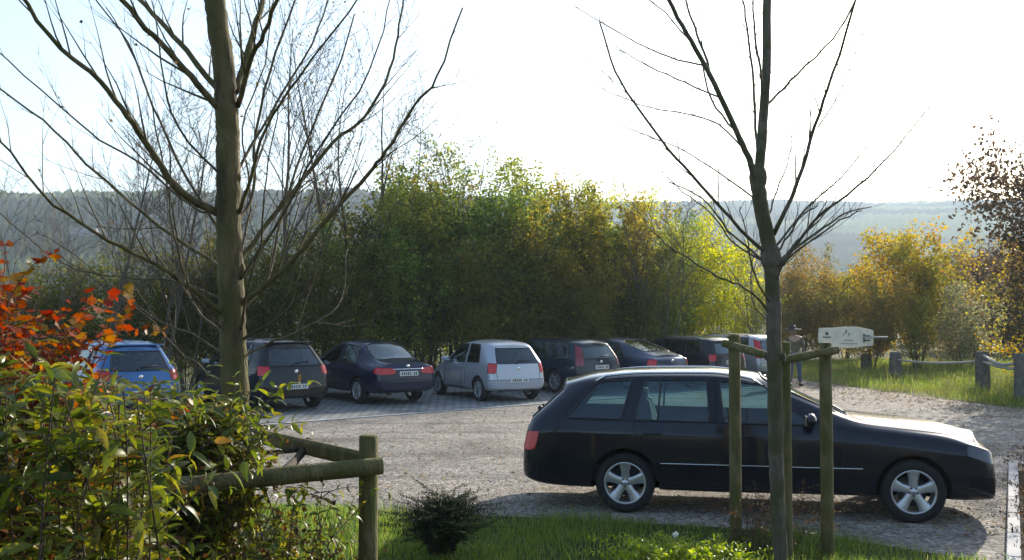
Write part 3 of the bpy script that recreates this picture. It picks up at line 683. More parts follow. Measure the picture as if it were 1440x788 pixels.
    buckets = {}; wells = [(xr, 1), (xr, -1), (xf, 1), (xf, -1)]
    for vs, mi, c, nn, ar in polys:
        p = parts[mi]; sd_ = 0
        if p in ('tail_light', 'headlight', 'side_window', 'side_window2', 'side_window3', 'door', 'door2'): sd_ = 1 if c.y > 0 else -1
        if p == 'well': sd_ = min(range(4), key=lambda k: abs(c.x - wells[k][0]) + abs(c.y - wells[k][1] * tr))
        if p == 'bumper': sd_ = 1 if c.x > 2 * sx else -1
        buckets.setdefault((p, sd_), []).append(vs)
    for (p, sd_), fl in buckets.items():
        used = sorted({q for f in fl for q in f}); mp = {q: k for k, q in enumerate(used)}
        m2 = bpy.data.meshes.new(nice.get(p, p)); m2.from_pydata([V[q] for q in used], [], [[mp[q] for q in f] for f in fl])
        m2.materials.append(mats[p]); 
        if p != 'well':
            m2.polygons.foreach_set('use_smooth', [True] * len(fl)); m2.update()
            m2.normals_split_custom_set_from_vertices([(NV[q].normalized() if NV[q].length > 0 else Vector((0, 0, 1))) for q in used])
        po = bpy.data.objects.new(nice.get(p, p), m2); C.objects.link(po); po.parent = root
        gl_ = p in ('windscreen', 'rear_window', 'side_window', 'side_window2', 'side_window3')
        if gl_ or p in ('door', 'door2', 'tailgate', 'bonnet', 'bumper', 'tail_light', 'headlight'):
            cnt = {}
            for f in fl:
                for a, b in zip(f, f[1:] + f[:1]): cnt[frozenset((a, b))] = cnt.get(frozenset((a, b)), 0) + 1
            nb = {}
            for e_, k_ in cnt.items():
                if k_ == 1 and len(e_) == 2:
                    a, b = tuple(e_); nb.setdefault(a, []).append(b); nb.setdefault(b, []).append(a)
            left = set(nb); best = []
            while left:
                a = left.pop(); ch_ = [a]; 
                while True:
                    nx = [q for q in nb[ch_[-1]] if q in left]
                    if not nx: break
                    left.discard(nx[0]); ch_.append(nx[0])
                if len(ch_) > len(best): best = ch_
            if len(best) > 5:
                off = .002 if gl_ else -.001
                pts = [V[q] + (NV[q].normalized() if NV[q].length > 0 else Vector()) * off for q in best]; pts.append(pts[0])
                sm = MB(); sm.tube(pts, (.011 if gl_ else .0042) if sp.get('hi') else (.013 if gl_ else .006), 4, cap=False); sm.build('window_seal' if gl_ else 'shut_line', M['black'] if gl_ else M['well'], po)
    # --- rays onto the shell for trim
    def hit_side(x, z, s_, off=.004):
        h = bvh.ray_cast(Vector((x, s_ * 3, z)), Vector((0, -s_, 0)))
        return h[0] + Vector((0, s_ * off, 0)) if h[0] and abs(h[0].y) > .45 * sy else None
    def hit_rear(y, z, off=.006):
        h = bvh.ray_cast(Vector((-2, y, z)), Vector((1, 0, 0))); return h[0] - Vector((off, 0, 0)) if h[0] else None
    def hit_front(y, z, off=.006):
        h = bvh.ray_cast(Vector((8, y, z)), Vector((-1, 0, 0))); return h[0] + Vector((off, 0, 0)) if h[0] else None
    def hit_top(x, y, off=.004):
        h = bvh.ray_cast(Vector((x, y, 4)), Vector((0, 0, -1))); return h[0] + Vector((0, 0, off)) if h[0] else None
    def line(nm, pts, r, mat, n_=4):
        pts = [p for p in pts if p is not None]
        if len(pts) > 1: mb = MB(); mb.tube(pts, r, n_); mb.build(nm, mat, root)
    for s_ in (-1, 1):
        for path in sp.get('seams', []):
            pts = []
            for (x0, z0), (x1, z1) in zip(path[:-1], path[1:]):
                for k in range(7): pts.append(hit_side((x0 + (x1 - x0) * k / 7) * sx, (z0 + (z1 - z0) * k / 7) * sz, s_, -.0005))
            line('door_gap', pts, .0055, M['well'])
        for x, z in sp.get('handles', []):
            h = hit_side(x * sx, z * sz, s_, .018)
            if h:
                mb = MB(); pts = [(h.x - .09, h.y - s_ * .02, h.z), (h.x - .075, h.y, h.z + .002), (h.x + .075, h.y, h.z + .004), (h.x + .09, h.y - s_ * .02, h.z + .004)]
                mb.tube(pts, [.010, .012, .012, .010], 8); mb.build('door_handle', sp.get('hmat', paint), root)
        for x, z in [sp['mirror']]:
            h = hit_side(x * sx, z * sz, s_, 0)
            if h:
                mb = MB(); mb.ball((h.x + .02, h.y + s_ * .13, h.z + .035), (.06, .115, .075), 14, 9)
                mb.tube([(h.x + .02, h.y - s_ * .03, h.z - .01), (h.x + .03, h.y + s_ * .07, h.z + .01)], [.028, .022], 8)
                mo = mb.build('wing_mirror', paint, root)
                m3 = MB(); m3.box((h.x - .036, h.y + s_ * .135, h.z + .037), (.012, .17, .10)); m3.build('mirror_glass', M['chrome'], mo, smooth=False, bevel=.005)
        if sp.get('mould'):
            z, x0, x1 = sp['mould']; line('side_moulding', [hit_side((x0 + (x1 - x0) * k / 30) * sx, z * sz, s_, .004) if not any(abs((x0 + (x1 - x0) * k / 30) * sx - q) < wr_ + .06 for q in (xr, xf)) else None for k in range(31)], .0055 if sp.get('mould_chrome') else .022, M['chrome'] if sp.get('mould_chrome') else M['black'], 6)
        if sp.get('rails'):
            x0, x1, yy, mt = sp['rails']; pts = []
            for k in range(17):
                x = (x0 + (x1 - x0) * k / 16) * sx; h = hit_top(x, s_ * yy * sy, .035 if 0 < k < 16 else -.01); pts.append(h)
            line('roof_rail', pts, .014, M[mt], 8)
        # window trim under the glass
        if sp.get('trim'):
            x0, x1, z0, z1 = sp['trim']; line('window_trim', [hit_side((x0 + (x1 - x0) * k / 24) * sx, (z0 + (z1 - z0) * k / 24) * sz, s_, .002) for k in range(25)], .006, M[sp.get('trim_mat', 'black')], 5)
    if sp.get('bars'):
        for s_ in (-1, 1):
            for x0, z0, x1, z1 in sp['bars']: line('window_bar', [hit_side(x0 + (x1 - x0) * k / 6, z0 + (z1 - z0) * k / 6, s_, .002) for k in range(7)], .014, M['black'], 4)
    # number plates with illegible dark characters
    rp = random.Random(hash(name) % 7 + len(label))
    for end in (0, 1):
        z = (sp['plate'] if end == 0 else sp.get('fplate', .42)) * sz; fn = hit_rear if end == 0 else hit_front
        h = fn(0, z, .012)
        if h and not (end == 0 and sp.get('noplate')):
            h2 = fn(0, z + .05, .012) or h; tl = math.atan2(h2.x - h.x, .05) * .6; mb = MB(); sg = -1 if end == 0 else 1
            mb.box(h, (.012, .50, .11), rot=(0, tl, 0)); po = mb.build('number_plate', M['plate'], root, smooth=False, bevel=.003)
            mb = MB(); y = -.19
            for k in range(8):
                if k not in (2,): mb.box((h.x + sg * .008, h.y + y, h.z), (.004, .022 + .008 * rp.random(), .06), rot=(0, tl, 0))
                y += .053
            mb.build('plate_characters', M['ink'], po, smooth=False)
    if sp.get('badge'):
        h = hit_rear(0, sp['badge'] * sz, .004); mb = MB()
        mb.lathe([(0, .006), (.03, .006), (.045, 0), (.045, -.006)], 16, 'x' if 0 else 'y'); bo_ = mb.build('badge', M['chrome'], root); bo_.location = h; bo_.rotation_euler = (0, 0, R(90))
    if sp.get('bar'):
        y, z = sp['bar']; line('boot_trim_bar', [hit_rear((-y + 2 * y * k / 8) * sy, z * sz, .008) for k in range(9)], .013, M['chrome'], 6)
    if sp.get('wiper'):
        z = sp['wiper'] * sz; line('rear_wiper', [hit_rear(.04, z, .02), hit_rear(-.10, z + .02, .02), hit_rear(-.34, z + .045, .018)], .010, M['black'], 5)
        h = hit_rear(.05, z - .03, .02); mb = MB(); mb.ball(h, .03); mb.build('wiper_hub', M['black'], root)
    if sp.get('spoiler'):
        z, y, x = sp['spoiler']; mb = MB(); mb.box((x * sx, 0, z * sz), (.16, 2 * y * sy, .03)); mb.build('roof_spoiler', paint, root, bevel=.012)
    for y in (-.3, .35):                                      # front wipers
        line('front_wiper', [hit_top(st[sp['ws'] + 1][5] * sx - .02 - .03 * k, y + .12 * k, .018) for k in range(5)], .008, M['black'], 4)
    mb = MB(); mb.tube([(.02, .45 * sy, .25 * sz), (.25, .45 * sy, .26 * sz)], .028, 10); mb.build('exhaust', M['disc'], root)
    h = hit_top(sp.get('ant', .9) * sx, 0, 0)
    if h and sp.get('ant'): mb = MB(); mb.tube([h, h + Vector((-.22, 0, .16))], [.006, .003], 5); mb.build('aerial', M['black'], root)
    # cabin
    zf = st[sp['ws']][4] * sz; x0, x1 = sp['cab'][0] * sx, sp['cab'][1] * sx; wy = st[len(st) // 2][1] * sy * .86
    mb = MB(); mb.box(((x0 + x1) / 2, 0, .40), (x1 - x0, 2 * wy, .18)); mb.box((x1 - .12, 0, zf - .13), (.42, 2 * wy * .96, .22)); mb.build('cabin_floor_and_dash', M['trim'], root, smooth=False, bevel=.04)
    for k, (xx, ys) in enumerate(((sp['cab'][2], (-.37, .37)), (sp['cab'][3], (-.42, 0, .42)))):
        for y in ys:
            wd = .5 if k == 0 else .42; mb = MB(); X = xx * sx
            mb.box((X + .2, y * sy, .52), (.5, wd, .16)); mb.box((X - .09, y * sy, .82), (.13, wd * .95, .60), rot=(0, R(-14), 0), taper=.8)
            so_ = mb.build('seat', M['seat'], root, bevel=.04)
            mb = MB(); mb.box((X - .19, y * sy, min(1.17, zf + .2)), (.09, .25, .15)); mb.tube([(X - .17, y * sy, 1.0), (X - .19, y * sy, 1.13)], .02, 6); mb.build('headrest', M['seat'], so_, bevel=.03)
    mb = MB(); mb.lathe([(.17, -.012), (.185, 0), (.17, .012), (.155, 0)], 20, 'y', closed=True)
    sw = mb.build('steering_wheel', M['trim'], root); sw.location = (x1 - .42, .37 * sy, zf - .04); sw.rotation_euler = (0, R(25), R(90))
    # wheels
    def wheel(x, s_):
        W = sp.get('tw', .205); ro = wr_; ri = ro * sp.get('rimr', .68); y0 = -W / 2
        mb = MB(); mb.lathe([(.0, .02), (ri * .7, .02), (ri * .7, .035), (0, .035)], 24); hub = mb.build('wheel', M['disc'], root)
        hub.location = (x, s_ * (tr - W / 2), ro); hub.rotation_euler = (R(random.uniform(0, 0)), 0, 0 if s_ < 0 else math.pi)
        mb = MB(); mb.lathe([(ri, y0 + .012), (ri + .02, y0), (ro - .045, y0 - .006), (ro - .012, y0 + .012), (ro, y0 + .035), (ro, -y0 - .035), (ro - .012, -y0 - .012), (ro - .05, -y0), (ri, -y0 - .01), (ri, y0 + .012)], 48)
        mb.build('tyre', M['rubber'], hub)
        mb = MB(); mb.lathe([(ri * .90, y0 + .10), (ri * .93, y0 + .03), (ri * .955, y0 + .006), (ri + .004, y0 + .004), (ri + .006, y0 + .014), (ri * .97, y0 + .05), (ri * .95, -y0)], 48)
        ns = sp.get('spokes', 5); a0 = sp.get('spa', .3)
        for k in range(ns):
            a = 2 * math.pi * k / ns + a0; wi, wo = (ri * .20, ri * .27) if ns <= 5 else (ri * .12, ri * .10)
            c_, s2 = math.cos(a), math.sin(a); vs = []
            for rr, wd, yy in ((ri * .12, wi, y0 + .03), (ri * .5, wi * .93, y0 + .026), (ri * .80, wo * .95, y0 + .016), (ri * .95, wo * 1.1, y0 + .012)):
                for sd2, dy in ((-1, .008), (-.55, 0), (.55, 0), (1, .008)): vs.append((c_ * rr - s2 * wd * sd2, yy + dy, s2 * rr + c_ * wd * sd2))
                for sd2 in (-1, 1): vs.append((c_ * rr - s2 * wd * sd2, yy + .05, s2 * rr + c_ * wd * sd2))
            fs = []
            for q in range(3):
                b = 6 * q
                fs += [(b, b + 1, b + 7, b + 6), (b + 1, b + 2, b + 8, b + 7), (b + 2, b + 3, b + 9, b + 8), (b + 4, b, b + 6, b + 10), (b + 3, b + 5, b + 11, b + 9)]
            mb.add(vs, fs)
        mb.lathe([(0, y0 + .018), (ri * .14, y0 + .02), (ri * .17, y0 + .03), (ri * .24, y0 + .034), (ri * .26, y0 + .07)], 20)
        rim = mb.build('rim', M[sp.get('rim', 'alloy')], hub)
        mb = MB()
        for k in range(5):
            a = 2 * math.pi * (k + .5) / 5 + a0; mb.lathe([(0, y0 + .024), (.009, y0 + .024), (.011, y0 + .04)], 8)
            for q in range(len(mb.v) - 24, len(mb.v)): vx, vy, vz = mb.v[q]; mb.v[q] = (vx + ri * .19 * math.cos(a), vy, vz + ri * .19 * math.sin(a))
        mb.build('wheel_bolts', M['black'], rim)
    for x in (xr, xf):
        for s_ in (-1, 1): wheel(x, s_)
    return root

SP = {}
#            xb    w    zb    xbl  zbelt  xt    zt    wr
SP['merc'] = dict(hi=1, st=[(.03, .80, .30, .13, .955, .46, 1.345, .56), (.17, .875, .245, .26, .965, .66, 1.405, .60), (.46, .902, .22, .50, .97, .82, 1.435, .625), (1.08, .91, .22, 1.10, .965, 1.20, 1.463, .64),
    (1.20, .91, .22, 1.21, .962, 1.32, 1.468, .642), (2.02, .91, .21, 2.02, .95, 1.99, 1.475, .645), (2.13, .91, .21, 2.13, .948, 2.10, 1.472, .645), (3.0, .91, .22, 3.06, .94, 2.54, 1.425, .62), (3.26, .91, .22, 3.32, .935, 3.44, 1.0, .75),
    (3.75, .905, .22, 3.75, .895, 3.78, .97, .74), (4.22, .895, .22, 4.22, .85, 4.24, .935, .70), (4.50, .875, .20, 4.48, .81, 4.46, .90, .67), (4.77, .80, .21, 4.74, .71, 4.64, .845, .60)],
    sh=.13, p4=.62, crease=.6, bars=[(1.47, .97, 1.50, 1.37)], win={2: 'side_window', 4: 'side_window2', 6: 'side_window3'}, ws=7, door={4: 'door', 5: 'door', 6: 'door2', 7: 'door2'}, tail=(4,), tcols=(0, 5), cap_glass=1, bulge=(.07, .10),
    wr=.31, gap=.05, xr=1.13, xf=3.984, track=.885, seams=[[(1.22, .93), (1.25, .8), (1.42, .66), (1.5, .5)], [(2.075, .94), (2.085, .6), (2.07, .27)], [(3.2, .90), (3.22, .6), (3.2, .30)], [(1.5, .28), (3.2, .28)], [(2.075, .97), (2.05, 1.38)]],
    handles=[(1.42, .83), (2.32, .82)], mirror=(2.98, .97), mould=(.53, 1.5, 3.5), mould_chrome=1, rails=(.80, 2.55, .60, 'chrome'), trim=(.55, 3.02, .962, .948), trim_mat='black', plate=.78, badge=.9, wiper=1.02, cab=(.7, 3.2, 2.25, 1.45),
    rimr=.69, fplate=.40, glass='glass', bmat=None, p_top=1)
hs = [(.02, .71, .30, .08, .92, .36, 1.36, .55), (.13, .79, .24, .20, .93, .54, 1.425, .60)]
SP['hatch3'] = dict(st=hs + [(.58, .81, .23, .62, .93, .80, 1.45, .62), (1.30, .81, .22, 1.30, .92, 1.28, 1.468, .63), (1.40, .81, .22, 1.40, .92, 1.38, 1.468, .63), (2.30, .81, .22, 2.36, .90, 1.95, 1.41, .60), (2.52, .81, .22, 2.56, .89, 2.68, .955, .66),
    (3.0, .80, .22, 3.0, .83, 3.02, .90, .63), (3.34, .75, .21, 3.33, .72, 3.32, .79, .56), (3.50, .62, .26, 3.46, .60, 3.42, .67, .45)],
    sh=.24, p4=.55, win={2: 'side_window', 4: 'side_window2'}, ws=5, door={4: 'door', 5: 'door'}, tail=(5,), cap_glass=1, wr=.285, xr=.64, xf=2.96, track=.79, tw=.175,
    seams=[[(1.33, .90), (1.33, .3)], [(2.48, .86), (2.48, .3)], [(1.33, .3), (2.48, .3)]], handles=[(1.52, .80)], mirror=(2.28, .93), plate=.52, badge=.80, wiper=.96, cab=(.5, 2.5, 1.55, .85), rim='alloy_dull', spokes=8, ant=.8, mould=None, noplate=0)
SP['hatch5'] = dict(st=[(.02, .74, .32, .10, .98, .40, 1.44, .56), (.14, .85, .26, .24, .99, .60, 1.50, .61), (.62, .885, .24, .66, .99, .86, 1.53, .63), (.98, .885, .23, 1.0, .985, 1.02, 1.55, .64), (1.06, .885, .23, 1.08, .98, 1.10, 1.555, .64),
    (1.92, .885, .23, 1.92, .965, 1.90, 1.57, .65), (2.0, .885, .23, 2.0, .96, 1.98, 1.57, .65), (2.85, .885, .23, 2.95, .94, 2.35, 1.51, .62), (3.12, .885, .23, 3.2, .93, 3.34, .99, .72),
    (3.65, .87, .23, 3.65, .87, 3.68, .94, .69), (4.05, .82, .22, 4.02, .77, 4.0, .84, .60), (4.25, .68, .27, 4.2, .64, 4.15, .71, .48)],
    sh=.20, p4=.55, win={2: 'side_window', 4: 'side_window2', 6: 'side_window3'}, ws=7, door={4: 'door', 5: 'door', 6: 'door2', 7: 'door2'}, tail=(5,), tcols=(0, 5), cap_glass=1, wr=.315, xr=.80, xf=3.38, track=.86,
    seams=[[(1.95, .94), (1.95, .3)], [(3.1, .9), (3.1, .3)], [(1.2, .3), (3.1, .3)]], handles=[(1.2, .86), (2.1, .85)], mirror=(2.85, .97), plate=.54, badge=.86, wiper=1.03, cab=(.6, 3.1, 2.1, 1.2), spoiler=(1.475, .58, .47), rimr=.66)
SP['saloon'] = dict(st=[(.02, .74, .32, .05, .84, .10, .93, .60), (.20, .83, .25, .22, .87, .26, .975, .63), (.66, .85, .24, .70, .885, .58, 1.0, .63), (1.0, .85, .24, 1.06, .895, 1.22, 1.36, .56), (1.93, .85, .23, 1.93, .895, 1.92, 1.425, .59), (2.01, .85, .23, 2.01, .895, 2.0, 1.425, .59),
    (2.95, .85, .23, 3.05, .885, 2.48, 1.375, .57), (3.22, .85, .23, 3.28, .88, 3.40, .955, .67), (3.75, .84, .23, 3.75, .83, 3.78, .90, .65), (4.2, .80, .22, 4.18, .74, 4.17, .82, .58), (4.46, .66, .27, 4.42, .62, 4.38, .69, .46)],
    sh=.16, p4=.62, win={3: 'side_window', 5: 'side_window2'}, ws=6, rw=2, door={3: 'door', 4: 'door', 5: 'door2', 6: 'door2'}, tail=(5,), tcols=(0, 1, 4, 5), wr=.305, xr=.98, xf=3.58, track=.835,
    seams=[[(1.95, .86), (1.95, .3)], [(3.2, .85), (3.2, .3)], [(1.4, .3), (3.2, .3)], [(1.18, .88), (1.3, .66)]], handles=[(1.25, .78), (2.1, .78)], mirror=(2.95, .92), plate=.70, badge=.86, bar=(.42, .80), cab=(.9, 3.2, 2.15, 1.3), rimr=.66)
SP['fastback'] = dict(SP['saloon']); SP['fastback']['st'] = [(.02, .74, .32, .06, .86, .16, .97, .60), (.20, .83, .25, .24, .88, .32, 1.02, .62), (.52, .85, .24, .60, .89, .48, 1.06, .62), (1.05, .85, .24, 1.12, .90, 1.55, 1.37, .56), (1.93, .85, .23, 1.93, .90, 1.96, 1.425, .585)] + SP['saloon']['st'][5:]
SP['fastback'].update(bar=None, plate=.50, badge=.80, tcols=(0, 5), sh=.20)
SP['estate'] = dict(st=[(.02, .76, .32, .08, .93, .28, 1.34, .57), (.14, .84, .26, .20, .94, .42, 1.40, .61), (.42, .855, .24, .46, .94, .58, 1.425, .62), (1.12, .855, .23, 1.14, .93, 1.20, 1.44, .63), (1.22, .855, .23, 1.24, .93, 1.28, 1.445, .63),
    (2.02, .855, .23, 2.02, .92, 2.0, 1.45, .63), (2.11, .855, .23, 2.11, .92, 2.09, 1.45, .63), (2.95, .855, .23, 3.02, .90, 2.5, 1.40, .60), (3.18, .855, .23, 3.25, .89, 3.36, .955, .70),
    (3.7, .85, .23, 3.7, .84, 3.73, .91, .68), (4.18, .80, .22, 4.15, .74, 4.13, .81, .58), (4.42, .66, .27, 4.37, .62, 4.32, .69, .46)],
    sh=.2, p4=.55, win={2: 'side_window', 4: 'side_window2', 6: 'side_window3'}, ws=7, door={4: 'door', 5: 'door', 6: 'door2', 7: 'door2'}, tail=(5, 6), tcols=(0, 5), cap_glass=1, wr=.305, xr=.98, xf=3.6, track=.83,
    seams=[[(2.06, .9), (2.06, .3)], [(3.15, .86), (3.15, .3)]], handles=[(1.4, .82), (2.25, .82)], mirror=(2.92, .93), plate=.70, badge=.84, wiper=.97, cab=(.5, 3.1, 2.2, 1.35), rails=(.6, 2.5, .56, 'black'), rimr=.66, rim='alloy_dull', spokes=7)
def sp(k, **kw): d = dict(SP[k]); d.update(kw); return d
navy = carpaint('midnight_blue_paint', (.006, .007, .015), .35, .3)
near_spec = sp('merc'); near_spec['bmat'] = navy
rzm = R(-10.9)
car('estate_car', near_spec, navy, 'dark navy estate car with five spoke alloy wheels parked side on behind the young tree', 'car', (.237, 11.43, .004), rzm)
ROW = 'cars parked in a row on the paved bays'
def rowcar(name, spec, paint, label, x, y, alpha): return car(name, spec, paint, label, 'car', (x, y, .016), R(90 + alpha), ROW)
rowcar('hatchback', sp('hatch5', scale=(.96, .96, 1.0), tail=(5,), tmat=M['red'], wr=.30), carpaint('bright_blue_paint', (.045, .14, .34), .3, .3), 'bright blue hatchback at the left end of the row, half hidden by the shrubs', -7.25, 19.3, 38)
rowcar('hatchback', sp('hatch5', glass='glass_dark'), carpaint('black_plum_paint', (.012, .012, .014), .3, .3), 'very dark five door hatchback with round red lamps, just right of the big near trunk', -4.63, 21.25, 38)
rowcar('saloon_car', sp('saloon', scale=(1, 1.0, 1.035)), carpaint('dark_navy_paint', (.008, .014, .045), .35, .3), 'dark navy saloon with wide red tail lamps, left of the silver hatchback', -2.4, 22.9, 37)
silver = carpaint('silver_paint', (.46, .49, .55), .55, .38)
rowcar('hatchback', sp('hatch3', bmat=plain('grey_bumper_plastic', (.36, .38, .42), .5)), silver, 'small silver three door hatchback in the middle of the row', .17, 23.7, 29)
rowcar('estate_car', sp('estate', tmat=M['redd']), carpaint('dark_green_blue_paint', (.013, .028, .042), .35, .33), 'dark blue green estate with tall red tail lamps, right of the silver hatchback', 2.4, 26.3, 40)
rowcar('saloon_car', sp('fastback'), carpaint('slate_blue_paint', (.04, .06, .10), .45, .33), 'slate blue fastback with a long sloping rear window, above the roof of the near estate', 4.5, 27.6, 39)
rowcar('estate_car', sp('estate', tail=(5,), rails=(.6, 2.5, .56, 'chrome')), carpaint('black_blue_paint', (.010, .012, .020), .3, .3), 'black estate with roof rails in the row, just left of the young tree stakes', 6.5, 29.2, 39)
rowcar('estate_car', sp('estate', scale=(1, 1.02, 1.03)), carpaint('light_silver_paint', (.42, .43, .45), .55, .38), 'light silver estate at the far right end of the row, behind the young tree', 8.3, 30.9, 38)

# ------------------------------------------------------------------ the two young trees near the camera
def traced(mb, pts, Y0, Y1, w0, w1, n=7, sub=4, rng=None, wob=0, jag=0):
    """a limb: outline points, running from depth Y0 to Y1, widths as seen"""
    P = []; m = len(pts)
    # catmull-rom through the points
    def cr(a, b, c, d, t): return .5 * ((2 * b) + (-a + c) * t + (2 * a - 5 * b + 4 * c - d) * t * t + (-a + 3 * b - 3 * c + d) * t ** 3)
    q = [pts[0]] + list(pts) + [pts[-1]]; out = []
    for i in range(m - 1):
        for k in range(sub):
            t = k / sub; out.append((cr(q[i][0], q[i + 1][0], q[i + 2][0], q[i + 3][0], t), cr(q[i][1], q[i + 1][1], q[i + 2][1], q[i + 3][1], t)))
    out.append(pts[-1]); rad = []
    for i, (x, y) in enumerate(out):
        t = i / (len(out) - 1); Y = Y0 + (Y1 - Y0) * t; p = at(x, y, Y)
        if wob and i: p = p + Vector((rng.gauss(0, wob), rng.gauss(0, wob), rng.gauss(0, wob)))
        P.append(p); rad.append((w0 + (w1 - w0) * t ** .8) / 2 / F * Y)
    mb.tube(P, rad, n, cap=True, jag=jag, rng=rng); return P, rad
def shoots(mb, P, rad, rng, count, ln, lo=.15, up=.5, ang=(20, 50), sub=2, tips=None, minr=.0016):
    for j in range(count):
        t = lo + (1 - lo) * (j + rng.random()) / count; i = min(int(t * (len(P) - 1)), len(P) - 2); f = t * (len(P) - 1) - i
        p = P[i].lerp(P[i + 1], f); d = (P[i + 1] - P[i]).normalized(); r = max(minr * 1.3, rad[i] * .45)
        o_ = d.orthogonal().normalized(); o_.rotate(Matrix.Rotation(rng.uniform(0, 6.28), 3, d)); a = R(rng.uniform(*ang))
        nd = (d * math.cos(a) + o_ * math.sin(a) + Vector((0, 0, up * rng.random()))).normalized(); L = ln * rng.uniform(.5, 1.3) * (1.1 - .6 * t)
        q = [p.copy()]; dd = nd.copy()
        for k in range(6):
            dd = (dd + Vector((rng.gauss(0, .05), rng.gauss(0, .05), rng.gauss(0, .05) + .05))).normalized(); q.append(q[-1] + dd * L / 6)
        rr = [max(minr * .6, r * (1 - k / 6.5)) for k in range(7)]; mb.tube(q, rr, 4, cap=False)
        if tips is not None: tips.append(q[-1])
        if sub and L > .25: shoots(mb, q, rr, rng, sub, L * .45, .25, up, ang, 0, tips, minr)
M['bark_left'] = bark('mossy_trunk_bark', (.02, .015, .007), (.155, .118, .055), (.095, .082, .026), 10)
M['bark_twig'] = bark('smooth_twig_bark', (.05, .04, .022), (.12, .095, .055), None, 20)
M['bark_right'] = bark('grey_brown_young_bark', (.045, .037, .028), (.15, .125, .095), (.08, .075, .03), 16)
TL = 6.3
rootL = empty('tree', (at(325, 900, TL).x, TL, 0)); tag(rootL, 'big leafless young tree at left with mossy trunk and long spreading branches', 'tree')
rng = random.Random(5); mb = MB()
tp = [(325, 905), (324, 760), (330, 620), (329, 520), (326, 430), (322, 340), (321, 250), (320, 170), (314, 90), (304, 20), (296, -50)]
traced(mb, tp, TL, TL, 44, 28, 26, 9, rng, .003, .03); 
for (x, y, r) in ((318, 470, .035), (338, 380, .035), (316, 400, .03), (328, 560, .04), (312, 220, .035), (333, 250, .03), (331, 448, .045), (319, 300, .05), (327, 158, .042), (335, 420, .035), (314, 152, .038)): mb.ball(at(x, y, TL), (r, r * .9, r * 1.5), 10, 7)
def inv(o, m):
    return o
def finish(mb, name, mat, root):
    o = mb.build(name, mat); o.parent = root; o.matrix_parent_inverse = Matrix.Translation(-root.location); return o
finish(mb, 'trunk', M['bark_left'], rootL)
LB = [([(312, 302), (270, 282), (245, 262), (205, 200), (180, 165), (140, 115), (85, 68), (28, -6)], 15, 7, -.9), ([(312, 158), (285, 128), (250, 85), (205, 40), (166, -8)], 13, 9, -.5), ([(310, 130), (262, 72), (225, 30), (188, -8)], 11, 8, .5),
 ([(330, 130), (350, 72), (362, 28), (374, -12)], 14, 9, .6), ([(334, 150), (356, 80), (372, 48), (394, -10)], 10, 7, -.7), ([(318, 382), (290, 362), (240, 330), (180, 282), (122, 230), (60, 170), (-6, 120)], 8, 3, .9), ([(318, 446), (287, 420), (220, 372), (152, 338), (75, 287), (37, 245), (-4, 190)], 10, 3.5, -1.0),
 ([(314, 300), (270, 290), (205, 235), (140, 195), (80, 146), (-4, 72)], 5, 2.5, 1.0), ([(338, 428), (372, 402), (414, 365), (463, 305), (518, 244), (542, 213), (585, 146), (615, 108), (650, 10)], 12, 3, -.9), ([(334, 372), (365, 330), (414, 268), (469, 200), (512, 164), (548, 100), (562, 36), (568, -8)], 10, 3, .8),
 ([(334, 302), (352, 250), (375, 180), (420, 110), (506, -4)], 8, 3, -.6), ([(332, 310), (356, 270), (360, 180), (388, 75), (418, -8)], 7, 3.5, .9), ([(316, 470), (290, 450), (264, 412), (250, 340), (232, 245), (205, 120), (150, 10)], 6, 2, .8), ([(322, 474), (288, 432), (262, 395), (240, 300), (238, 200)], 5, 2, -.8),
 ([(336, 440), (377, 390), (396, 305), (426, 213), (478, 86), (500, 20)], 7, 2.5, 1.1), ([(340, 500), (400, 474), (450, 450), (481, 418), (488, 350)], 5, 2, .9), ([(338, 480), (400, 440), (435, 400), (455, 340), (500, 240)], 5, 2, -.9), ([(332, 390), (345, 330), (352, 260), (340, 180), (372, 90), (380, 0)], 5, 2, 1.2),
 ([(318, 500), (270, 470), (230, 455), (170, 415), (120, 370), (60, 330)], 4.5, 1.6, 1.3), ([(314, 330), (262, 250), (215, 150), (180, 60), (130, -6)], 6, 2.5, .9), ([(314, 250), (250, 180), (228, 90), (215, 0)], 5, 2, -.8), ([(334, 240), (380, 160), (440, 60), (462, -6)], 6, 2.5, 1.0), ([(336, 396), (400, 300), (440, 220), (520, 100), (548, 0)], 6, 2, -1.3),
 ([(312, 420), (240, 395), (170, 390), (90, 372), (0, 300)], 5, 1.8, 1.6), ([(316, 540), (260, 500), (200, 440), (130, 400)], 4, 1.4, 1.2), ([(334, 350), (420, 300), (500, 290), (560, 250), (640, 230)], 0, 0, 0), ([(338, 470), (350, 400), (368, 330), (372, 250), (392, 150)], 5, 2, -1.4)]
budL = []
for pts, w0, w1, dy in LB:
    if not w0: continue
    mb = MB(); P, rad = traced(mb, pts, TL, TL + dy, w0 * .82, w1 * .8, 9, 4, rng, .004)
    shoots(mb, P, rad, rng, max(5, len(pts) + 2), .75, .12, .5, (15, 45), 2, budL); finish(mb, 'branch', M['bark_left'] if w0 > 7 else M['bark_twig'], rootL)
# a few withered leaves left on the twigs
rs = np.random.RandomState(2); T = np.array([tuple(v) for v in budL]); T = T[rs.rand(len(T)) < .10]
V, Fc = scatter(*LEAF4, T, rots(rs, len(T)), rs.uniform(.02, .045, len(T)))
o = np_mesh('withered_leaves', V, Fc, LM['brown']); o.parent = rootL; o.matrix_parent_inverse = Matrix.Translation(-rootL.location); tag(o, kind='stuff')

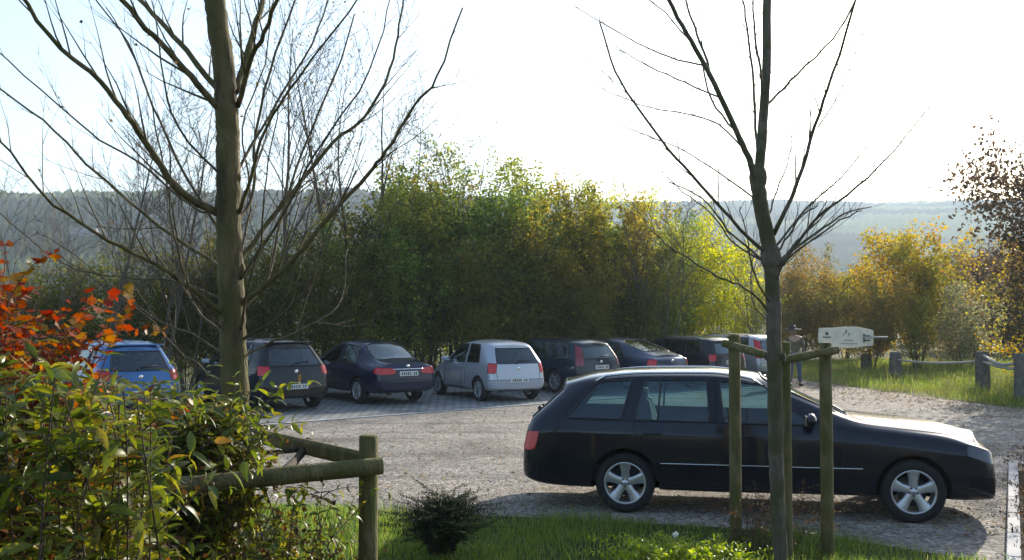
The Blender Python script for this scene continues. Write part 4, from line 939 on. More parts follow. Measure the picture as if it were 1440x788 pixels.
TR = 8.0
rootR = empty('tree', (at(1098, 900, TR).x, TR, 0)); tag(rootR, 'slim leafless young tree at right held between three wooden stakes', 'tree')
mb = MB(); traced(mb, [(1099, 850), (1096, 760), (1091, 640), (1089, 520), (1087, 420), (1082, 350), (1070, 290), (1064, 245)], TR, TR, 20, 21, 20, 9, rng, .002, .03)
traced(mb, [(1066, 262), (1071, 200), (1077, 100), (1079, 0), (1082, -70)], TR, TR, 15, 11, 14, 4, rng, .003)
traced(mb, [(1066, 262), (1054, 225), (1040, 195), (1013, 135), (985, 80), (960, 38), (934, -12)], TR, TR - .5, 10, 5.5, 12, 4, rng, .003)
mb.ball(at(1066, 250, TR), (.075, .07, .12), 12, 8); mb.ball(at(1084, 362, TR), (.085, .08, .13), 12, 8)
finish(mb, 'trunk', M['bark_right'], rootR)
RB = [([(1078, 356), (1040, 322), (985, 260), (940, 210), (900, 155), (865, 100), (843, 30)], 7, 3, -.9), ([(1080, 372), (1025, 325), (988, 280), (940, 255)], 5, 1.8, .8), ([(1066, 282), (1012, 244), (951, 207), (866, 175)], 3.5, 1.4, -.8), ([(1050, 215), (1010, 175), (964, 160), (897, 146), (838, 120)], 3.5, 1.4, .8),
 ([(1014, 138), (964, 116), (910, 92), (862, 64)], 3.5, 1.4, -.8), ([(990, 92), (940, 80), (880, 52), (806, 8)], 3.5, 1.4, .6), ([(1088, 330), (1122, 256), (1146, 177), (1171, 104), (1205, -6)], 8, 4, -.6), ([(1073, 150), (1090, 136), (1122, 104), (1171, 55), (1203, 2)], 5, 2.5, .7),
 ([(1090, 385), (1146, 311), (1207, 262), (1256, 213), (1312, 144)], 6.5, 1.6, -.9), ([(1090, 372), (1146, 329), (1189, 300), (1226, 291)], 6, 1.8, .8), ([(1092, 396), (1108, 366), (1170, 318), (1212, 296)], 5, 1.8, -.8), ([(1088, 350), (1134, 292), (1183, 250), (1224, 200)], 4.5, 1.5, .9), ([(1088, 362), (1110, 330), (1130, 302), (1150, 290)], 4.5, 1.6, -.3), ([(1090, 380), (1120, 340), (1160, 300), (1176, 282)], 4, 1.4, .5),
 ([(1084, 440), (1048, 405), (1012, 390), (951, 353), (921, 329), (888, 284)], 5, 1.4, -1.0), ([(1070, 262), (1064, 200), (1060, 120), (1050, 40), (1044, -8)], 6, 3, .7), ([(1074, 180), (1070, 110), (1062, 50), (1058, -8)], 5, 3, -.6), ([(1000, 108), (985, 60), (970, 20), (962, -8)], 5, 3, .5), ([(1078, 370), (1030, 340), (1000, 300), (960, 270), (930, 240)], 4, 1.4, .9),
 ([(1086, 430), (1062, 390), (1050, 330), (1040, 290)], 4, 1.5, -.6), ([(1082, 300), (1092, 270), (1110, 220), (1116, 170)], 3.5, 1.3, .6), ([(1030, 180), (1000, 140), (985, 80), (945, 30), (905, -8)], 4, 2, 1.0), ([(1150, 180), (1180, 130), (1205, 70), (1222, 20)], 2.5, 1.2, -.2), ([(1086, 455), (1062, 432), (1056, 380), (1072, 330)], 3, 1.2, .5)]
budR = []
for pts, w0, w1, dy in RB:
    mb = MB(); P, rad = traced(mb, pts, TR, TR + dy, w0 * .85, w1 * .8, 7, 4, rng, .004)
    shoots(mb, P, rad, rng, max(4, len(pts)) + 4, .62, .15, .4, (15, 45), 1, budR, minr=.002); finish(mb, 'branch', M['bark_right'], rootR)

# stakes and rails
M['stake'] = bark('weathered_green_stake_wood', (.06, .05, .022), (.19, .155, .07), (.11, .105, .03), 18)
def stake(px, ytop, Y, dia, label, lean=(0, 0)):
    t = at(px, ytop, Y); r = dia / 2; mb = MB(); rg = random.Random(int(px))
    mb.tube([(t.x + lean[0], Y + lean[1], -.1), (t.x + lean[0] * .5, Y + lean[1] * .5, t.z * .5), (t.x, Y, t.z - .012), (t.x, Y, t.z)], [r * 1.02, r, r * .985, r * .90], 18, jag=.015, rng=rg)
    o = mb.build('stake', M['stake'], smooth=True, bevel=.004); tag(o, label, 'stake', 'round wooden tree stakes'); return t
def rail(p, q, dia, label, sag=0, half=False, n=9, jag=.04):
    mb = MB(); rg = random.Random(3); pts = [p.lerp(q, k / 8) - Vector((0, 0, sag * math.sin(math.pi * k / 8))) for k in range(9)]
    mb.tube(pts, [dia / 2 * rg.uniform(.94, 1.06) for _ in range(9)], 14, jag=.02, rng=rg); o = mb.build('rail', M['stake'], bevel=.004); tag(o, label, 'rail', 'wooden cross rails tying the stakes'); return o
stake(518.5, 612, 5.6, .108, 'thick wooden stake standing free in the grass left of the dark bush')
stake(352, 582, 7.0, .085, 'wooden stake half hidden right behind the big near trunk')
stake(205, 600, 5.3, .10, 'wooden stake buried in the leafy shrub at left')
rail(at(538, 655, 5.53), at(190, 690, 5.15), .10, 'dark round rail running from the free standing stake into the leafy shrub')
# upper rail is a sawn half round plank
mb = MB(); pA, pB = at(516, 648, 5.68), at(344, 609, 7.0); d = (pB - pA).normalized(); up = Vector((0, 0, 1)); sdv = d.cross(up).normalized()
vs = []
for k in range(9):
    c = pA.lerp(pB, k / 8)
    for a, b in ((-.5, .3), (-.5, -.3), (-.2, -.5), (.35, -.45), (.5, 0), (.35, .45), (-.2, .5)): vs.append(c + sdv * (a * .06) + up * (b * .10))
mb.add(vs, [(7 * k + j, 7 * k + (j + 1) % 7, 7 * k + 7 + (j + 1) % 7, 7 * k + 7 + j) for k in range(8) for j in range(7)] + [tuple(range(6, -1, -1)), tuple(56 + j for j in range(7))])
tag(mb.build('rail', M['stake'], smooth=False, bevel=.006), 'sunlit half round rail sloping from the free standing stake to the stake behind the trunk', 'rail', 'wooden cross rails tying the stakes')
# torn tie strap on the rails
M['tie'] = plain('coir_tie_strap', (.05, .035, .02), .95, var=.4, scale=30, bump=.5)
mb = MB(); mb.tube([at(437, 620, 6.3), at(428, 632, 6.25), at(418, 645, 6.1), at(404, 660, 5.6), at(396, 668, 5.42)], [.03, .028, .022, .03, .02], 8, jag=.2, rng=random.Random(4)); mb.tube([at(430, 628, 6.28), at(412, 634, 6.3), at(340, 640, 6.35)], [.02, .016, .014], 6)
tag(mb.build('tree_tie', M['tie']), 'dark frayed coir tie looped over the two left rails', 'tree tie')
stake(1032.5, 471, 8.75, .105, 'left stake of the young tree, in front of the door of the near estate')
stake(1103, 481, 8.2, .10, 'middle stake standing close against the young tree trunk')
stake(1160.5, 482, 8.3, .105, 'right stake of the young tree, just below the sign board')
rail(at(1018, 483, 8.72), at(1100, 506, 8.12), .07, 'rail from the left stake down to the young tree trunk')
rail(at(1090, 509, 8.08), at(1178, 492, 8.25), .07, 'rail from the young tree trunk up to the right stake')
mb = MB(); mb.lathe([(.078, -.03), (.088, 0), (.078, .03)], 20, 'z'); o = mb.build('tree_tie', M['tie'], loc=at(1090, 502, 8.03)); tag(o, 'dark strap tying the young tree trunk to its middle stake', 'tree tie')

# ------------------------------------------------------------------ shrubs in front
M['hedge'] = leafmat('broad_shrub_leaves', [(0, (.045, .07, .012)), (.35, (.095, .13, .018)), (.65, (.17, .20, .025)), (.90, (.27, .25, .03)), (.975, (.22, .13, .03)), (1, (.16, .06, .03))], .45, .4, .35, tv=1.55, spots=(.10, .07, .025))
M['dry'] = leafmat('withered_shrub_leaves', [(0, (.035, .022, .012)), (.5, (.08, .045, .018)), (.85, (.15, .09, .025)), (1, (.22, .08, .025))], .35, .6, .2, tv=1.3)
M['maple'] = leafmat('orange_red_leaves', [(0, (.22, .02, .015)), (.35, (.28, .05, .015)), (.65, (.32, .10, .02)), (.88, (.30, .17, .025)), (1, (.15, .15, .025))], .45, .45, .25, tv=1.5, spots=(.10, .035, .015))
M['stem'] = plain('brown_shrub_stems', (.075, .045, .028), .8, var=.4, scale=20)
def frame(d, roll):
    d = d.normalized(); s_ = d.cross(Vector((0, 0, 1))); s_ = s_.normalized() if s_.length > 1e-4 else Vector((1, 0, 0)); s_.rotate(Matrix.Rotation(roll, 3, d)); n_ = s_.cross(d)
    return [[s_.x, d.x, n_.x], [s_.y, d.y, n_.y], [s_.z, d.z, n_.z]]
def stems_with_leaves(name, label, cat, bases, seed, leafm, size, spacing=.075, leaf=None, dry=0, zlow=.25, thick=.006, pair=2, matdry='dry', bend=.35, cs=.22):
    """bases: list of (base point, top point)"""
    rg = random.Random(seed); root = empty(name, bases[0][0]); mb = MB(); P = []; Ms = []; Sc = []; tw = []
    def run(p0, p1, r, lo, first):
        c = (p0 + p1) / 2 + Vector((rg.gauss(0, bend * .3), rg.gauss(0, bend * .3), bend * .5 * rg.random())); pts = []
        for k in range(9):
            t = k / 8; pts.append(p0 * (1 - t) ** 2 + c * 2 * t * (1 - t) + p1 * t * t)
        mb.tube(pts, [r * (1 - .75 * k / 8) for k in range(9)], 5, cap=False); tw.extend(pts)
        L = (p1 - p0).length; m = int(L / spacing); a = rg.uniform(0, 6.28)
        for k in range(m + 1):
            t = k / max(1, m); i = min(7, int(t * 8)); q = pts[i].lerp(pts[i + 1], t * 8 - i); d = (pts[i + 1] - pts[i]).normalized(); a += 1.57 + rg.gauss(0, .25)
            if first and q.z < lo * p1.z: continue
            for s2 in range(pair):
                o_ = d.orthogonal().normalized(); o_.rotate(Matrix.Rotation(a + math.pi * s2, 3, d))
                dd = (o_ * .9 + d * .45 + Vector((0, 0, rg.uniform(-.35, .25)))).normalized()
                P.append(tuple(q)); Ms.append(frame(dd, rg.gauss(0, .5))); Sc.append(size * rg.uniform(.55, 1.2) * (1 - .3 * t))
        return pts
    for b, t_ in bases:
        pts = run(b, t_, thick * rg.uniform(.8, 1.5), zlow, True)
        for k in range(3):
            q = pts[rg.randint(3, 7)]; e = q + Vector((rg.gauss(0, cs), rg.gauss(0, cs), rg.uniform(.0, 1.6 * cs) * min(1, t_.z))); e.z = min(e.z, t_.z * 1.02); run(q, e, thick * .5, 0, False)
    tv, tf = leaf or long_leaf()
    so_ = mb.build('stems', M['stem'], root); so_.matrix_parent_inverse = Matrix.Translation(-root.location)
    V, Fc = scatter(tv, tf, np.array(P), np.array(Ms), np.array(Sc)); o = np_mesh('foliage', V, Fc, leafm, root, smooth=True); o.matrix_parent_inverse = so_.matrix_parent_inverse
    if dry:
        rs = np.random.RandomState(seed); T = np.array([tuple(v) for v in tw]); T = T[T[:, 2] < np.percentile(T[:, 2], 75)]; Q = T[rs.randint(0, len(T), dry)] + rs.normal(size=(dry, 3)) * .09
        Q = Q[Q[:, 2] > .03]; V, Fc = scatter(*LEAF4, Q, rots(rs, len(Q)), rs.uniform(.018, .045, len(Q))); o = np_mesh('withered_leaves', V, Fc, M[matdry], root); o.matrix_parent_inverse = so_.matrix_parent_inverse
    tag(root, label, cat); return root
rg = random.Random(12); bs = []
for i in range(250):
    px = rg.uniform(-170, 350) if i % 6 else rg.uniform(205, 345); Y = rg.uniform(3.0, 4.9) if px < 215 else rg.uniform(5.55, 6.05); ty = np.interp(px, [-170, 0, 100, 200, 290, 352], [470, 492, 520, 535, 545, 575]) + abs(rg.gauss(0, 45)) + max(0, 4.9 - Y) * 4
    top = at(px, ty, Y); b = Vector((top.x + rg.gauss(0, .22), Y + rg.gauss(0, .22), 0)); bs.append((b, top))
for px, py, Y in ((385, 545, 5.7), (350, 552, 5.6), (330, 530, 5.8), (300, 515, 5.7), (242, 510, 4.6), (366, 600, 5.8), (345, 565, 5.6), (150, 500, 3.6), (60, 480, 3.6)):
    top = at(px, py, Y); bs.append((Vector((top.x - .35, Y + rg.gauss(0, .2), .1)), top))
stems_with_leaves('leafy_shrub', 'big leafy shrub with long yellow green leaves filling the lower left corner', 'shrub', bs, 31, M['hedge'], .104, .062, long_leaf(.22), dry=4500, zlow=.38, cs=.15)
rg = random.Random(13); bs = []
for px, py, Y in ((415, 690, 5.2), (445, 712, 5.3), (470, 700, 5.1), (498, 698, 5.2), (392, 700, 5.0), (430, 740, 5.3), (455, 665, 5.4), (380, 745, 5.0), (480, 730, 5.2), (410, 720, 5.4), (362, 700, 4.9), (400, 760, 5.2)):
    top = at(px, py, Y); bs.append((Vector((at(370 + rg.gauss(0, 22), 700, Y).x, Y + rg.gauss(0, .12), 0)), top))
stems_with_leaves('small_shrub', 'low yellow green shrub with brownish twigs under the dark round rail', 'shrub', bs, 32, M['hedge'], .075, .06, long_leaf(.24), dry=900, zlow=.5)
# maple: five lobed leaves
def maple_leaf():
    pts = [(0, 0)]; 
    for a, r in ((-105, .42), (-85, .36), (-62, .80), (-42, .55), (-28, .74), (-14, .66), (0, 1.0), (14, .66), (28, .74), (42, .55), (62, .80), (85, .36), (105, .42)):
        pts.append((r * math.sin(R(a)), .25 + r * .75 * math.cos(R(a))))
    v = [(x, y, .10 * abs(x) - .10 * y * y) for x, y in pts]; c = len(v); v.append((0, .35, 0)); n = len(pts)
    return v, [(c, i, (i + 1) % n) for i in range(n)]
rg = random.Random(14); bs = []
for px, py, Y in ((8, 345, 3.9), (2, 400, 3.8), (-30, 380, 3.9), (28, 395, 4.0), (60, 440, 4.0), (96, 425, 4.1), (125, 412, 4.1), (152, 440, 4.2), (110, 455, 4.0), (75, 470, 3.9), (40, 450, 3.7), (-40, 450, 3.8), (20, 480, 3.6), (100, 510, 4.0), (60, 520, 3.6), (-60, 420, 4.0), (20, 430, 4.1), (-10, 470, 3.7), (50, 490, 4.0), (-80, 470, 3.8), (10, 530, 4.1)):
    top = at(px, py, Y); bs.append((Vector((at(-20 + rg.gauss(0, 50), 500, Y).x, Y + rg.gauss(0, .12), .0)), top))
for i in range(14):
    px = rg.uniform(-90, 45) if i % 5 else rg.uniform(40, 120); Y = rg.uniform(3.9, 4.4); top = at(px, np.interp(px, [-90, 10, 60, 120, 200], [410, 390, 450, 470, 520]) + abs(rg.gauss(0, 55)), Y)
    bs.append((Vector((at(-20 + rg.gauss(0, 50), 500, Y).x, Y + rg.gauss(0, .12), .0)), top))
stems_with_leaves('maple_shrub', 'red and orange leaved shrub at the left edge above the big leafy shrub', 'shrub', bs, 33, M['maple'], .055, .036, maple_leaf(), zlow=.60, pair=2, thick=.005, bend=.25)
# dark bush by the kerb
M['box'] = leafmat('dark_evergreen_leaves', [(0, (.006, .014, .005)), (.6, (.013, .026, .008)), (1, (.03, .045, .012))], .2, .7, .12)
rg = random.Random(15); bs = []; b0 = gnd(622, 788)
for i in range(150):
    a = rg.uniform(0, 6.28); r = rg.random() ** .6 * .235; h = .43 + .17 * rg.random() + (.14 if rg.random() < .12 else 0) - r * .45
    bs.append((Vector((b0.x + math.cos(a) * r * .35, b0.y + math.sin(a) * r * .35, 0)), Vector((b0.x + math.cos(a) * r, b0.y + math.sin(a) * r * .8, h))))
for px, h in ((596, .50), (655, .52), (640, .49), (608, .47)): bs.append((Vector((b0.x, b0.y, 0)), Vector(((px - 720) / F * b0.y, b0.y, h))))
stems_with_leaves('evergreen_bush', 'small dark evergreen bush with upright tips in the grass right of the free standing stake', 'bush', bs, 34, M['box'], .026, .016, long_leaf(.3, 2), zlow=.0, thick=.003, bend=.06)
# dry weeds at the foot of the young tree
rg = random.Random(16); bs = []
for i in range(46):
    px = rg.gauss(1062, 26) if i % 3 else rg.gauss(1128, 20); Y = rg.uniform(8.2, 9.1); hgt = rg.uniform(.15, .62); b = Vector(((px - 720) / F * Y, Y, 0)); bs.append((b, b + Vector((rg.gauss(0, .10), rg.gauss(0, .08), hgt))))
stems_with_leaves('dry_weeds', 'reddish brown withered weeds around the foot of the young tree', 'weeds', bs, 35, M['dry'], .028, .035, long_leaf(.25, 2), zlow=.1, thick=.002, bend=.1)
rg = random.Random(17); bs = []
for i in range(46):
    px = rg.uniform(885, 985) if i < 38 else rg.uniform(1000, 1050); Y = rg.uniform(7.75, 8.15); b = Vector(((px - 720) / F * Y, Y, .02)); t_ = b + Vector((rg.gauss(0, .06), rg.gauss(0, .04), rg.uniform(.12, .26)))
    bs.append((b, t_))
M['bright'] = leafmat('bright_weed_leaves', [(0, (.14, .20, .02)), (.6, (.24, .30, .03)), (1, (.34, .36, .05))], .5, .4, .3)
stems_with_leaves('leafy_weed', 'bright yellow green leafy weed in the grass left of the young tree', 'weed', bs, 36, M['bright'], .05, .035, long_leaf(.3, 3), zlow=.1, thick=.002, bend=.04)
# white flower head
p = at(950, 752, 8.3); mb = MB(); mb.tube([(p.x + .02, p.y, 0), (p.x, p.y, p.z)], .003, 5); fo = empty('flower', (p.x, p.y, 0)); tag(fo, 'single round white flower head standing in the grass', 'flower')
o = mb.build('stalk', M['grass'], fo); o.matrix_parent_inverse = Matrix.Translation(-fo.location)
rs = np.random.RandomState(4); Q = rs.normal(size=(90, 3)); Q /= np.linalg.norm(Q, axis=1)[:, None]
V, Fc = scatter(*LEAF4, Q * .012 + np.array([p.x, p.y, p.z]), rots(rs, 90), np.full(90, .022)); o = np_mesh('petals', V, Fc, leafmat('white_petals', [(0, (.7, .7, .66)), (1, (.85, .85, .8))], .3), fo); o.matrix_parent_inverse = Matrix.Translation(-fo.location)
# ground cover right of the edging
rg = random.Random(18); bs = []
for i in range(110):
    Y = rg.uniform(7.6, 13.2); x0 = np.interp(Y, [E0.y, E1.y], [E0.x, E1.x]) + .2; b = Vector((x0 + abs(rg.gauss(0, .35)) + .05, Y, .02)); bs.append((b, b + Vector((rg.gauss(0, .1), rg.gauss(0, .1), rg.uniform(.12, .34)))))
stems_with_leaves('ground_cover', 'dark low plants in the bed right of the pale edging strip', 'ground cover', bs, 37, M['dry'], .05, .05, long_leaf(.28, 3), zlow=.1, thick=.003, bend=.1, dry=500).__setitem__('kind', 'stuff')

# ------------------------------------------------------------------ posts, rails, sign, person beyond
M['stone'] = plain('grey_stone_post', (.135, .118, .10), .9, var=.35, scale=6, bump=.6, bscale=18)
M['oldrail'] = plain('weathered_rail_wood', (.36, .34, .31), .75, var=.3, scale=9, bump=.3)
PST = 'squat stone posts along the meadow edge'
def post(px, Y, wpx, ztop, label):
    x = (px - 720) / F * Y; wd = wpx / F * Y; rg = random.Random(int(px)); mb = MB()
    lv = [(0, 1.04), (.3, 1.0), (.6, .97), (.85, .95), (.96, .90), (1, .74)]
    vs = []
    for t, s_ in lv:
        for k in range(12):
            a = 2 * math.pi * k / 12; r = wd / 2 * s_ / max(abs(math.cos(a)), abs(math.sin(a))) ** .75 * rg.uniform(.97, 1.03); vs.append((r * math.cos(a), r * math.sin(a), -.1 + (ztop + .1) * t))
    mb.add(vs, [(12 * i + k, 12 * i + (k + 1) % 12, 12 * i + 12 + (k + 1) % 12, 12 * i + 12 + k) for i in range(5) for k in range(12)] + [tuple(60 + k for k in range(12))])
    o = mb.build('stone_post', M['stone'], loc=(x, Y, 0), rz=.4); tag(o, label, 'post', PST); return Vector((x, Y, 0))
a = post(1380, 27.8, 18, 1.08, 'stone post left of the leaning rails near the right edge'); b = post(1434, 23.6, 18, 1.18, 'stone post at the extreme right edge of the picture')
c = post(1258, 33.0, 16, .88, 'short stone post in the grass to the right of the sign arm'); d_ = post(1217, 38, 14, .62, 'farthest faint stone post below the right end of the sign board')
def woodrail(p, q, z0, z1, dia, sag, label):
    mb = MB(); rg = random.Random(int(z0 * 100)); p = p + Vector((0, 0, z0)); q = q + Vector((0, 0, z1))
    mb.tube([p.lerp(q, k / 8) - Vector((0, 0, sag * math.sin(math.pi * k / 8))) for k in range(9)], [dia / 2 * rg.uniform(.85, 1.1) for _ in range(9)], 8, jag=.05, rng=rg)
    tag(mb.build('rail', M['oldrail']), label, 'rail', 'weathered rails between the stone posts')
woodrail(a, b, 1.0, .98, .085, .17, 'upper sagging pale rail between the two right stone posts')
woodrail(a, b, .80, .80, .075, .05, 'lower straight pale rail between the two right stone posts')
woodrail(c, a, .62, .80, .07, .08, 'long thin pale rail behind the grass left of the leaning rail post')
# sign board on a pole with an arm
YS = 24.0
sroot = empty('sign_board', (at(1163, 500, YS).x, YS, 0)); tag(sroot, 'cream white sign board with curved edges and small grey emblems above the right stake', 'sign')
def loc(o): o.matrix_parent_inverse = Matrix.Translation(-sroot.location); return o
outl = [(1151.5, 463), (1153, 461.3), (1172, 461), (1188, 459.5), (1204, 459.5), (1214, 461.5), (1227.5, 464.5), (1228.5, 467), (1228.2, 484), (1227, 486.5), (1216, 487), (1208, 488.5), (1196, 489.8), (1178, 489), (1160, 486.5), (1152.5, 484.5), (1151, 480), (1151, 470)]
mb = MB(); fr = [at(x, y, YS) for x, y in outl]; n_ = len(fr)
mb.add(fr + [p + Vector((0, .03, 0)) for p in fr], [tuple(range(n_ - 1, -1, -1)), tuple(range(n_, 2 * n_))] + [(k, (k + 1) % n_, (k + 1) % n_ + n_, k + n_) for k in range(n_)])
loc(mb.build('board', plain('cream_painted_board', (.68, .62, .48), .6, var=.14, scale=5, bump=.2), sroot, smooth=False, bevel=.006))
mb = MB(); x = at(1162, 500, YS).x; mb.tube([(x, YS + .07, -.1), (x, YS + .07, at(0, 462, YS).z)], .035, 10); loc(mb.build('pole', M['stake'], sroot))
mb = MB(); mb.tube([at(1214, 474.5, YS - .03), at(1248, 474.5, YS - .03)], .022, 8); loc(mb.build('arm', M['oldrail'], sroot))
mb = MB()
for y0, y1 in ((470.5, 475), (477, 481)): mb.box(at(1219, (y0 + y1) / 2, YS - .012), (.16, .02, .035))
mb.box(at(1215, 476, YS - .012), (.035, .02, .22)); loc(mb.build('bracket', M['disc'], sroot, smooth=False, bevel=.004))
M['emb'] = plain('grey_emblem_paint', (.22, .22, .19), .6); mb = MB()
def patch(pts, y=-.008, z=None):
    v = [at(px, py, YS + y) for px, py in pts]; k = len(v); mb.add(v + [p + Vector((0, .004, 0)) for p in v], [tuple(range(k)), tuple(range(2 * k - 1, k - 1, -1))] + [(i, (i + 1) % k, (i + 1) % k + k, i + k) for i in range(k)])
patch([(1161, 468), (1162.8, 466.8), (1164.6, 468), (1165, 470.6), (1162.8, 472), (1160.8, 470.6)])
patch([(1157, 473.6), (1168.5, 473.6), (1168.5, 475.2), (1157, 475.2)])
loc(mb.build('small_emblem', plain('dark_emblem_paint', (.06, .06, .055), .6), sroot, smooth=False)); mb = MB()
patch([(1188.2, 469), (1189.2, 464), (1190.2, 463), (1191.4, 466), (1190.6, 469)]); patch([(1185.6, 471), (1187.4, 468.4), (1188, 470), (1186.6, 472.6)]); patch([(1192.6, 468), (1194.6, 469), (1195.2, 472), (1193.4, 472.4)])
patch([(1187, 478.2), (1200, 478.2), (1200, 479.2), (1187, 479.2)]); patch([(1182, 483.2), (1206, 483.2), (1206, 484.2), (1182, 484.2)])
loc(mb.build('large_emblem', M['emb'], sroot, smooth=False))

# the person by the end of the row
def person():
    Y = 29.3; x0 = (1117 - 720) / F * Y; root = empty('person', (x0, Y, 0), R(-12))
    tag(root, 'person in brown jacket, blue jeans and dark brimmed hat beyond the young tree', 'person')
    J = {'pel': (0, 0, .93), 'sp': (0, .02, 1.15), 'ch': (0, .02, 1.36), 'nk': (-.02, 0, 1.50), 'hd': (-.06, -.02, 1.60), 'ht': (-.07, -.02, 1.74),
         'hl': (-.10, 0, .90), 'kl': (-.12, -.03, .50), 'al': (-.13, .02, .09), 'tl': (-.15, -.15, .04), 'hr': (.10, 0, .90), 'kr': (.12, -.02, .50), 'ar': (.15, .04, .09), 'tr': (.19, -.12, .04),
         'sl': (-.19, .01, 1.40), 'el': (-.26, .02, 1.13), 'wl': (-.22, -.14, .93), 'sr': (.18, .01, 1.40), 'er': (.25, .03, 1.12), 'wr': (.23, -.08, .88)}
    Rr = dict(pel=.15, sp=.14, ch=.17, nk=.06, hd=.092, ht=.075, hl=.095, kl=.062, al=.042, tl=.035, hr=.095, kr=.062, ar=.042, tr=.035, sl=.07, el=.048, wl=.032, sr=.07, er=.048, wr=.032)
    E = [('pel', 'sp'), ('sp', 'ch'), ('ch', 'nk'), ('nk', 'hd'), ('hd', 'ht'), ('pel', 'hl'), ('hl', 'kl'), ('kl', 'al'), ('al', 'tl'), ('pel', 'hr'), ('hr', 'kr'), ('kr', 'ar'), ('ar', 'tr'), ('ch', 'sl'), ('sl', 'el'), ('el', 'wl'), ('ch', 'sr'), ('sr', 'er'), ('er', 'wr')]
    def skin(nm, keys, edges, mat, grow_=1.0, lv=2):
        me = bpy.data.meshes.new(nm); ix = {k: i for i, k in enumerate(keys)}; me.from_pydata([J[k] for k in keys], [(ix[a], ix[b]) for a, b in edges], [])
        o = bpy.data.objects.new(nm, me); C.objects.link(o); o.parent = root; sm = o.modifiers.new('skin', 'SKIN'); sm.use_smooth_shade = True
        sv = me.skin_vertices[0].data
        for k in keys: sv[ix[k]].radius = (Rr[k] * grow_, Rr[k] * grow_ * (.8 if k in ('pel', 'sp', 'ch') else 1))
        sv[0].use_root = True; ss = o.modifiers.new('sub', 'SUBSURF'); ss.levels = ss.render_levels = lv; me.materials.append(mat); return o
    skinm = plain('skin', (.42, .26, .19), .55)
    skin('body', list(J), E, skinm)
    skin('jacket', ['pel', 'sp', 'ch', 'sl', 'el', 'wl', 'sr', 'er', 'wr'], [('pel', 'sp'), ('sp', 'ch'), ('ch', 'sl'), ('sl', 'el'), ('el', 'wl'), ('ch', 'sr'), ('sr', 'er'), ('er', 'wr')], plain('olive_brown_cloth', (.11, .095, .055), .9, var=.2), 1.14)
    skin('jeans', ['pel', 'hl', 'kl', 'al', 'hr', 'kr', 'ar'], [('pel', 'hl'), ('hl', 'kl'), ('kl', 'al'), ('pel', 'hr'), ('hr', 'kr'), ('kr', 'ar')], plain('blue_denim', (.055, .075, .13), .85, var=.25), 1.14)
    for s_, tk, ak in ((-1, 'tl', 'al'), (1, 'tr', 'ar')):
        mb = MB(); t_, a_ = Vector(J[tk]), Vector(J[ak]); mb.tube([a_ + Vector((0, .05, -.05)), a_ + Vector((0, 0, -.03)), t_, t_ + (t_ - a_) * .25], [.045, .052, .048, .03], 10); mb.build('shoe', M['black'], root)
    for wk in ('wl', 'wr'):                                   # hands: palm and five bent fingers
        wv = Vector(J[wk]); sgn = -1 if wk == 'wl' else 1; mb = MB(); mb.tube([wv, wv + Vector((0, -.01, -.05)), wv + Vector((0, -.015, -.095))], [.026, .034, .032], 8)
        for f in range(4):
            yb = -.035 + .019 * f; L = (.068, .078, .072, .056)[f]; p0 = wv + Vector((0, yb + .0, -.085)); mb.tube([p0, p0 + Vector((-sgn * .008, -.004, -L * .5)), p0 + Vector((-sgn * .028, -.004, -L * .92))], [.009, .0085, .007], 6)
        p0 = wv + Vector((0, -.03, -.035)); mb.tube([p0, p0 + Vector((-sgn * .012, -.03, -.03)), p0 + Vector((-sgn * .016, -.035, -.06))], [.011, .010, .008], 6); mb.build('hand', skinm, root)
    hd = Vector(J['hd']) + Vector((-.005, -.01, .04)); mb = MB()
    mb.ball(hd + Vector((0, -.095, -.005)), (.014, .022, .024)); mb.ball(hd + Vector((-.09, 0, 0)), (.014, .022, .034)); mb.ball(hd + Vector((.09, 0, 0)), (.014, .022, .034)); mb.build('nose_and_ears', skinm, root)
    mb = MB(); [mb.ball(hd + Vector((s_ * .033, -.082, .02)), (.014, .010, .009)) for s_ in (-1, 1)]; mb.build('eyes', M['trim'], root)
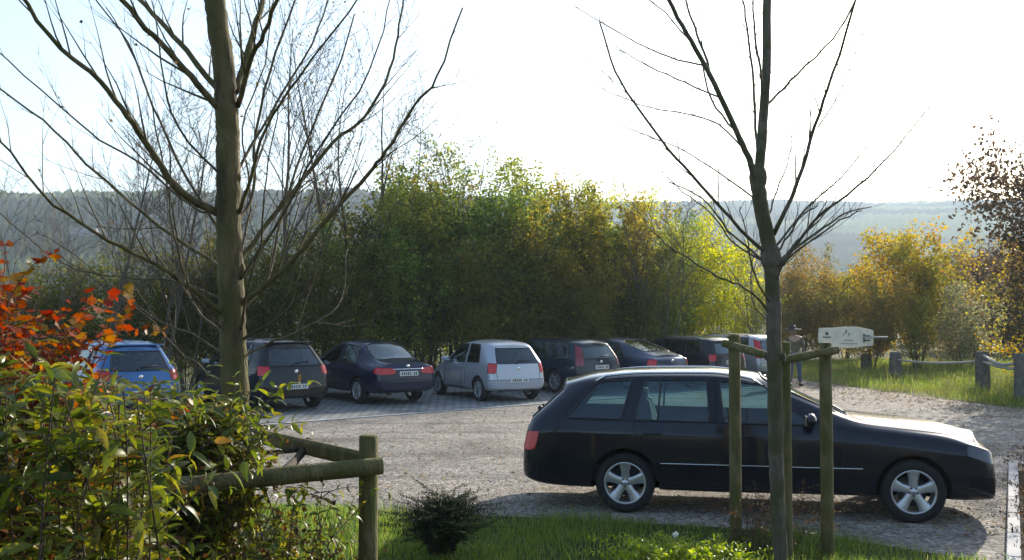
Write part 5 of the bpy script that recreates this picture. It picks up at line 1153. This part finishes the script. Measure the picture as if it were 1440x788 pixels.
    mb = MB(); mb.ball(hd + Vector((0, -.086, -.045)), (.026, .010, .007)); mb.build('mouth', plain('lips', (.35, .13, .11), .5), root)
    mb = MB(); hz_ = hd.z + .05; mb.lathe([(.0, hz_ + .12), (.07, hz_ + .115), (.098, hz_ + .07), (.104, hz_ + .01), (.14, hz_ - .004), (.25, hz_ - .012), (.262, hz_ - .008), (.25, hz_ + .002), (.15, hz_ + .012)], 24, 'z')
    for q in range(len(mb.v)): mb.v[q] = (mb.v[q][0] + hd.x, mb.v[q][1] + hd.y, mb.v[q][2])
    mb.build('brimmed_hat', plain('dark_felt', (.035, .035, .04), .7), root)
person()

# houses far off on the left slope
def house(px, py, Y, wd, dp, ht, col, label, rz):
    p = at(px, py, Y); r = empty('house', (p.x, p.y, p.z - 3), rz); tag(r, label, 'house', 'far houses on the left slope')
    mb = MB(); mb.box((0, 0, ht / 2 + 1), (wd, dp, ht + 4)); mb.build('wall', plain('house_wall', col, .9), r, smooth=False)
    mb = MB(); h0 = ht + 3; a_, b_ = wd / 2 + .5, dp / 2 + .5
    mb.add([(-a_, -b_, h0), (a_, -b_, h0), (a_, b_, h0), (-a_, b_, h0), (-a_, 0, h0 + dp * .4), (a_, 0, h0 + dp * .4)], [(0, 1, 5, 4), (2, 3, 4, 5), (0, 4, 3), (1, 2, 5), (0, 3, 2, 1)]); mb.build('roof', plain('grey_slate_roof', (.16, .13, .12), .7), r, smooth=False)
    for k in range(3):
        mb = MB(); mb.box((-wd * .3 + k * wd * .3, -dp / 2 - .05, ht * .7 + 1), (1.2, .12, 1.5)); mb.build('window', M['trim'], r, smooth=False)
for px, py, Y, lab in ((120, 342, 420, 'far pale house with dark roof above the other houses on the left slope'), (45, 405, 330, 'far pale house with dark roof behind the orange shrub'), (196, 352, 420, 'far pale house seen through twigs above the blue hatchback')):
    house(px, py, Y, 9, 7, 3.6, (.42, .39, .35), lab, R(rng.uniform(-30, 30)))
for m_ in [m for m in bpy.data.materials if m.name.startswith('slot')]: bpy.data.materials.remove(m_)
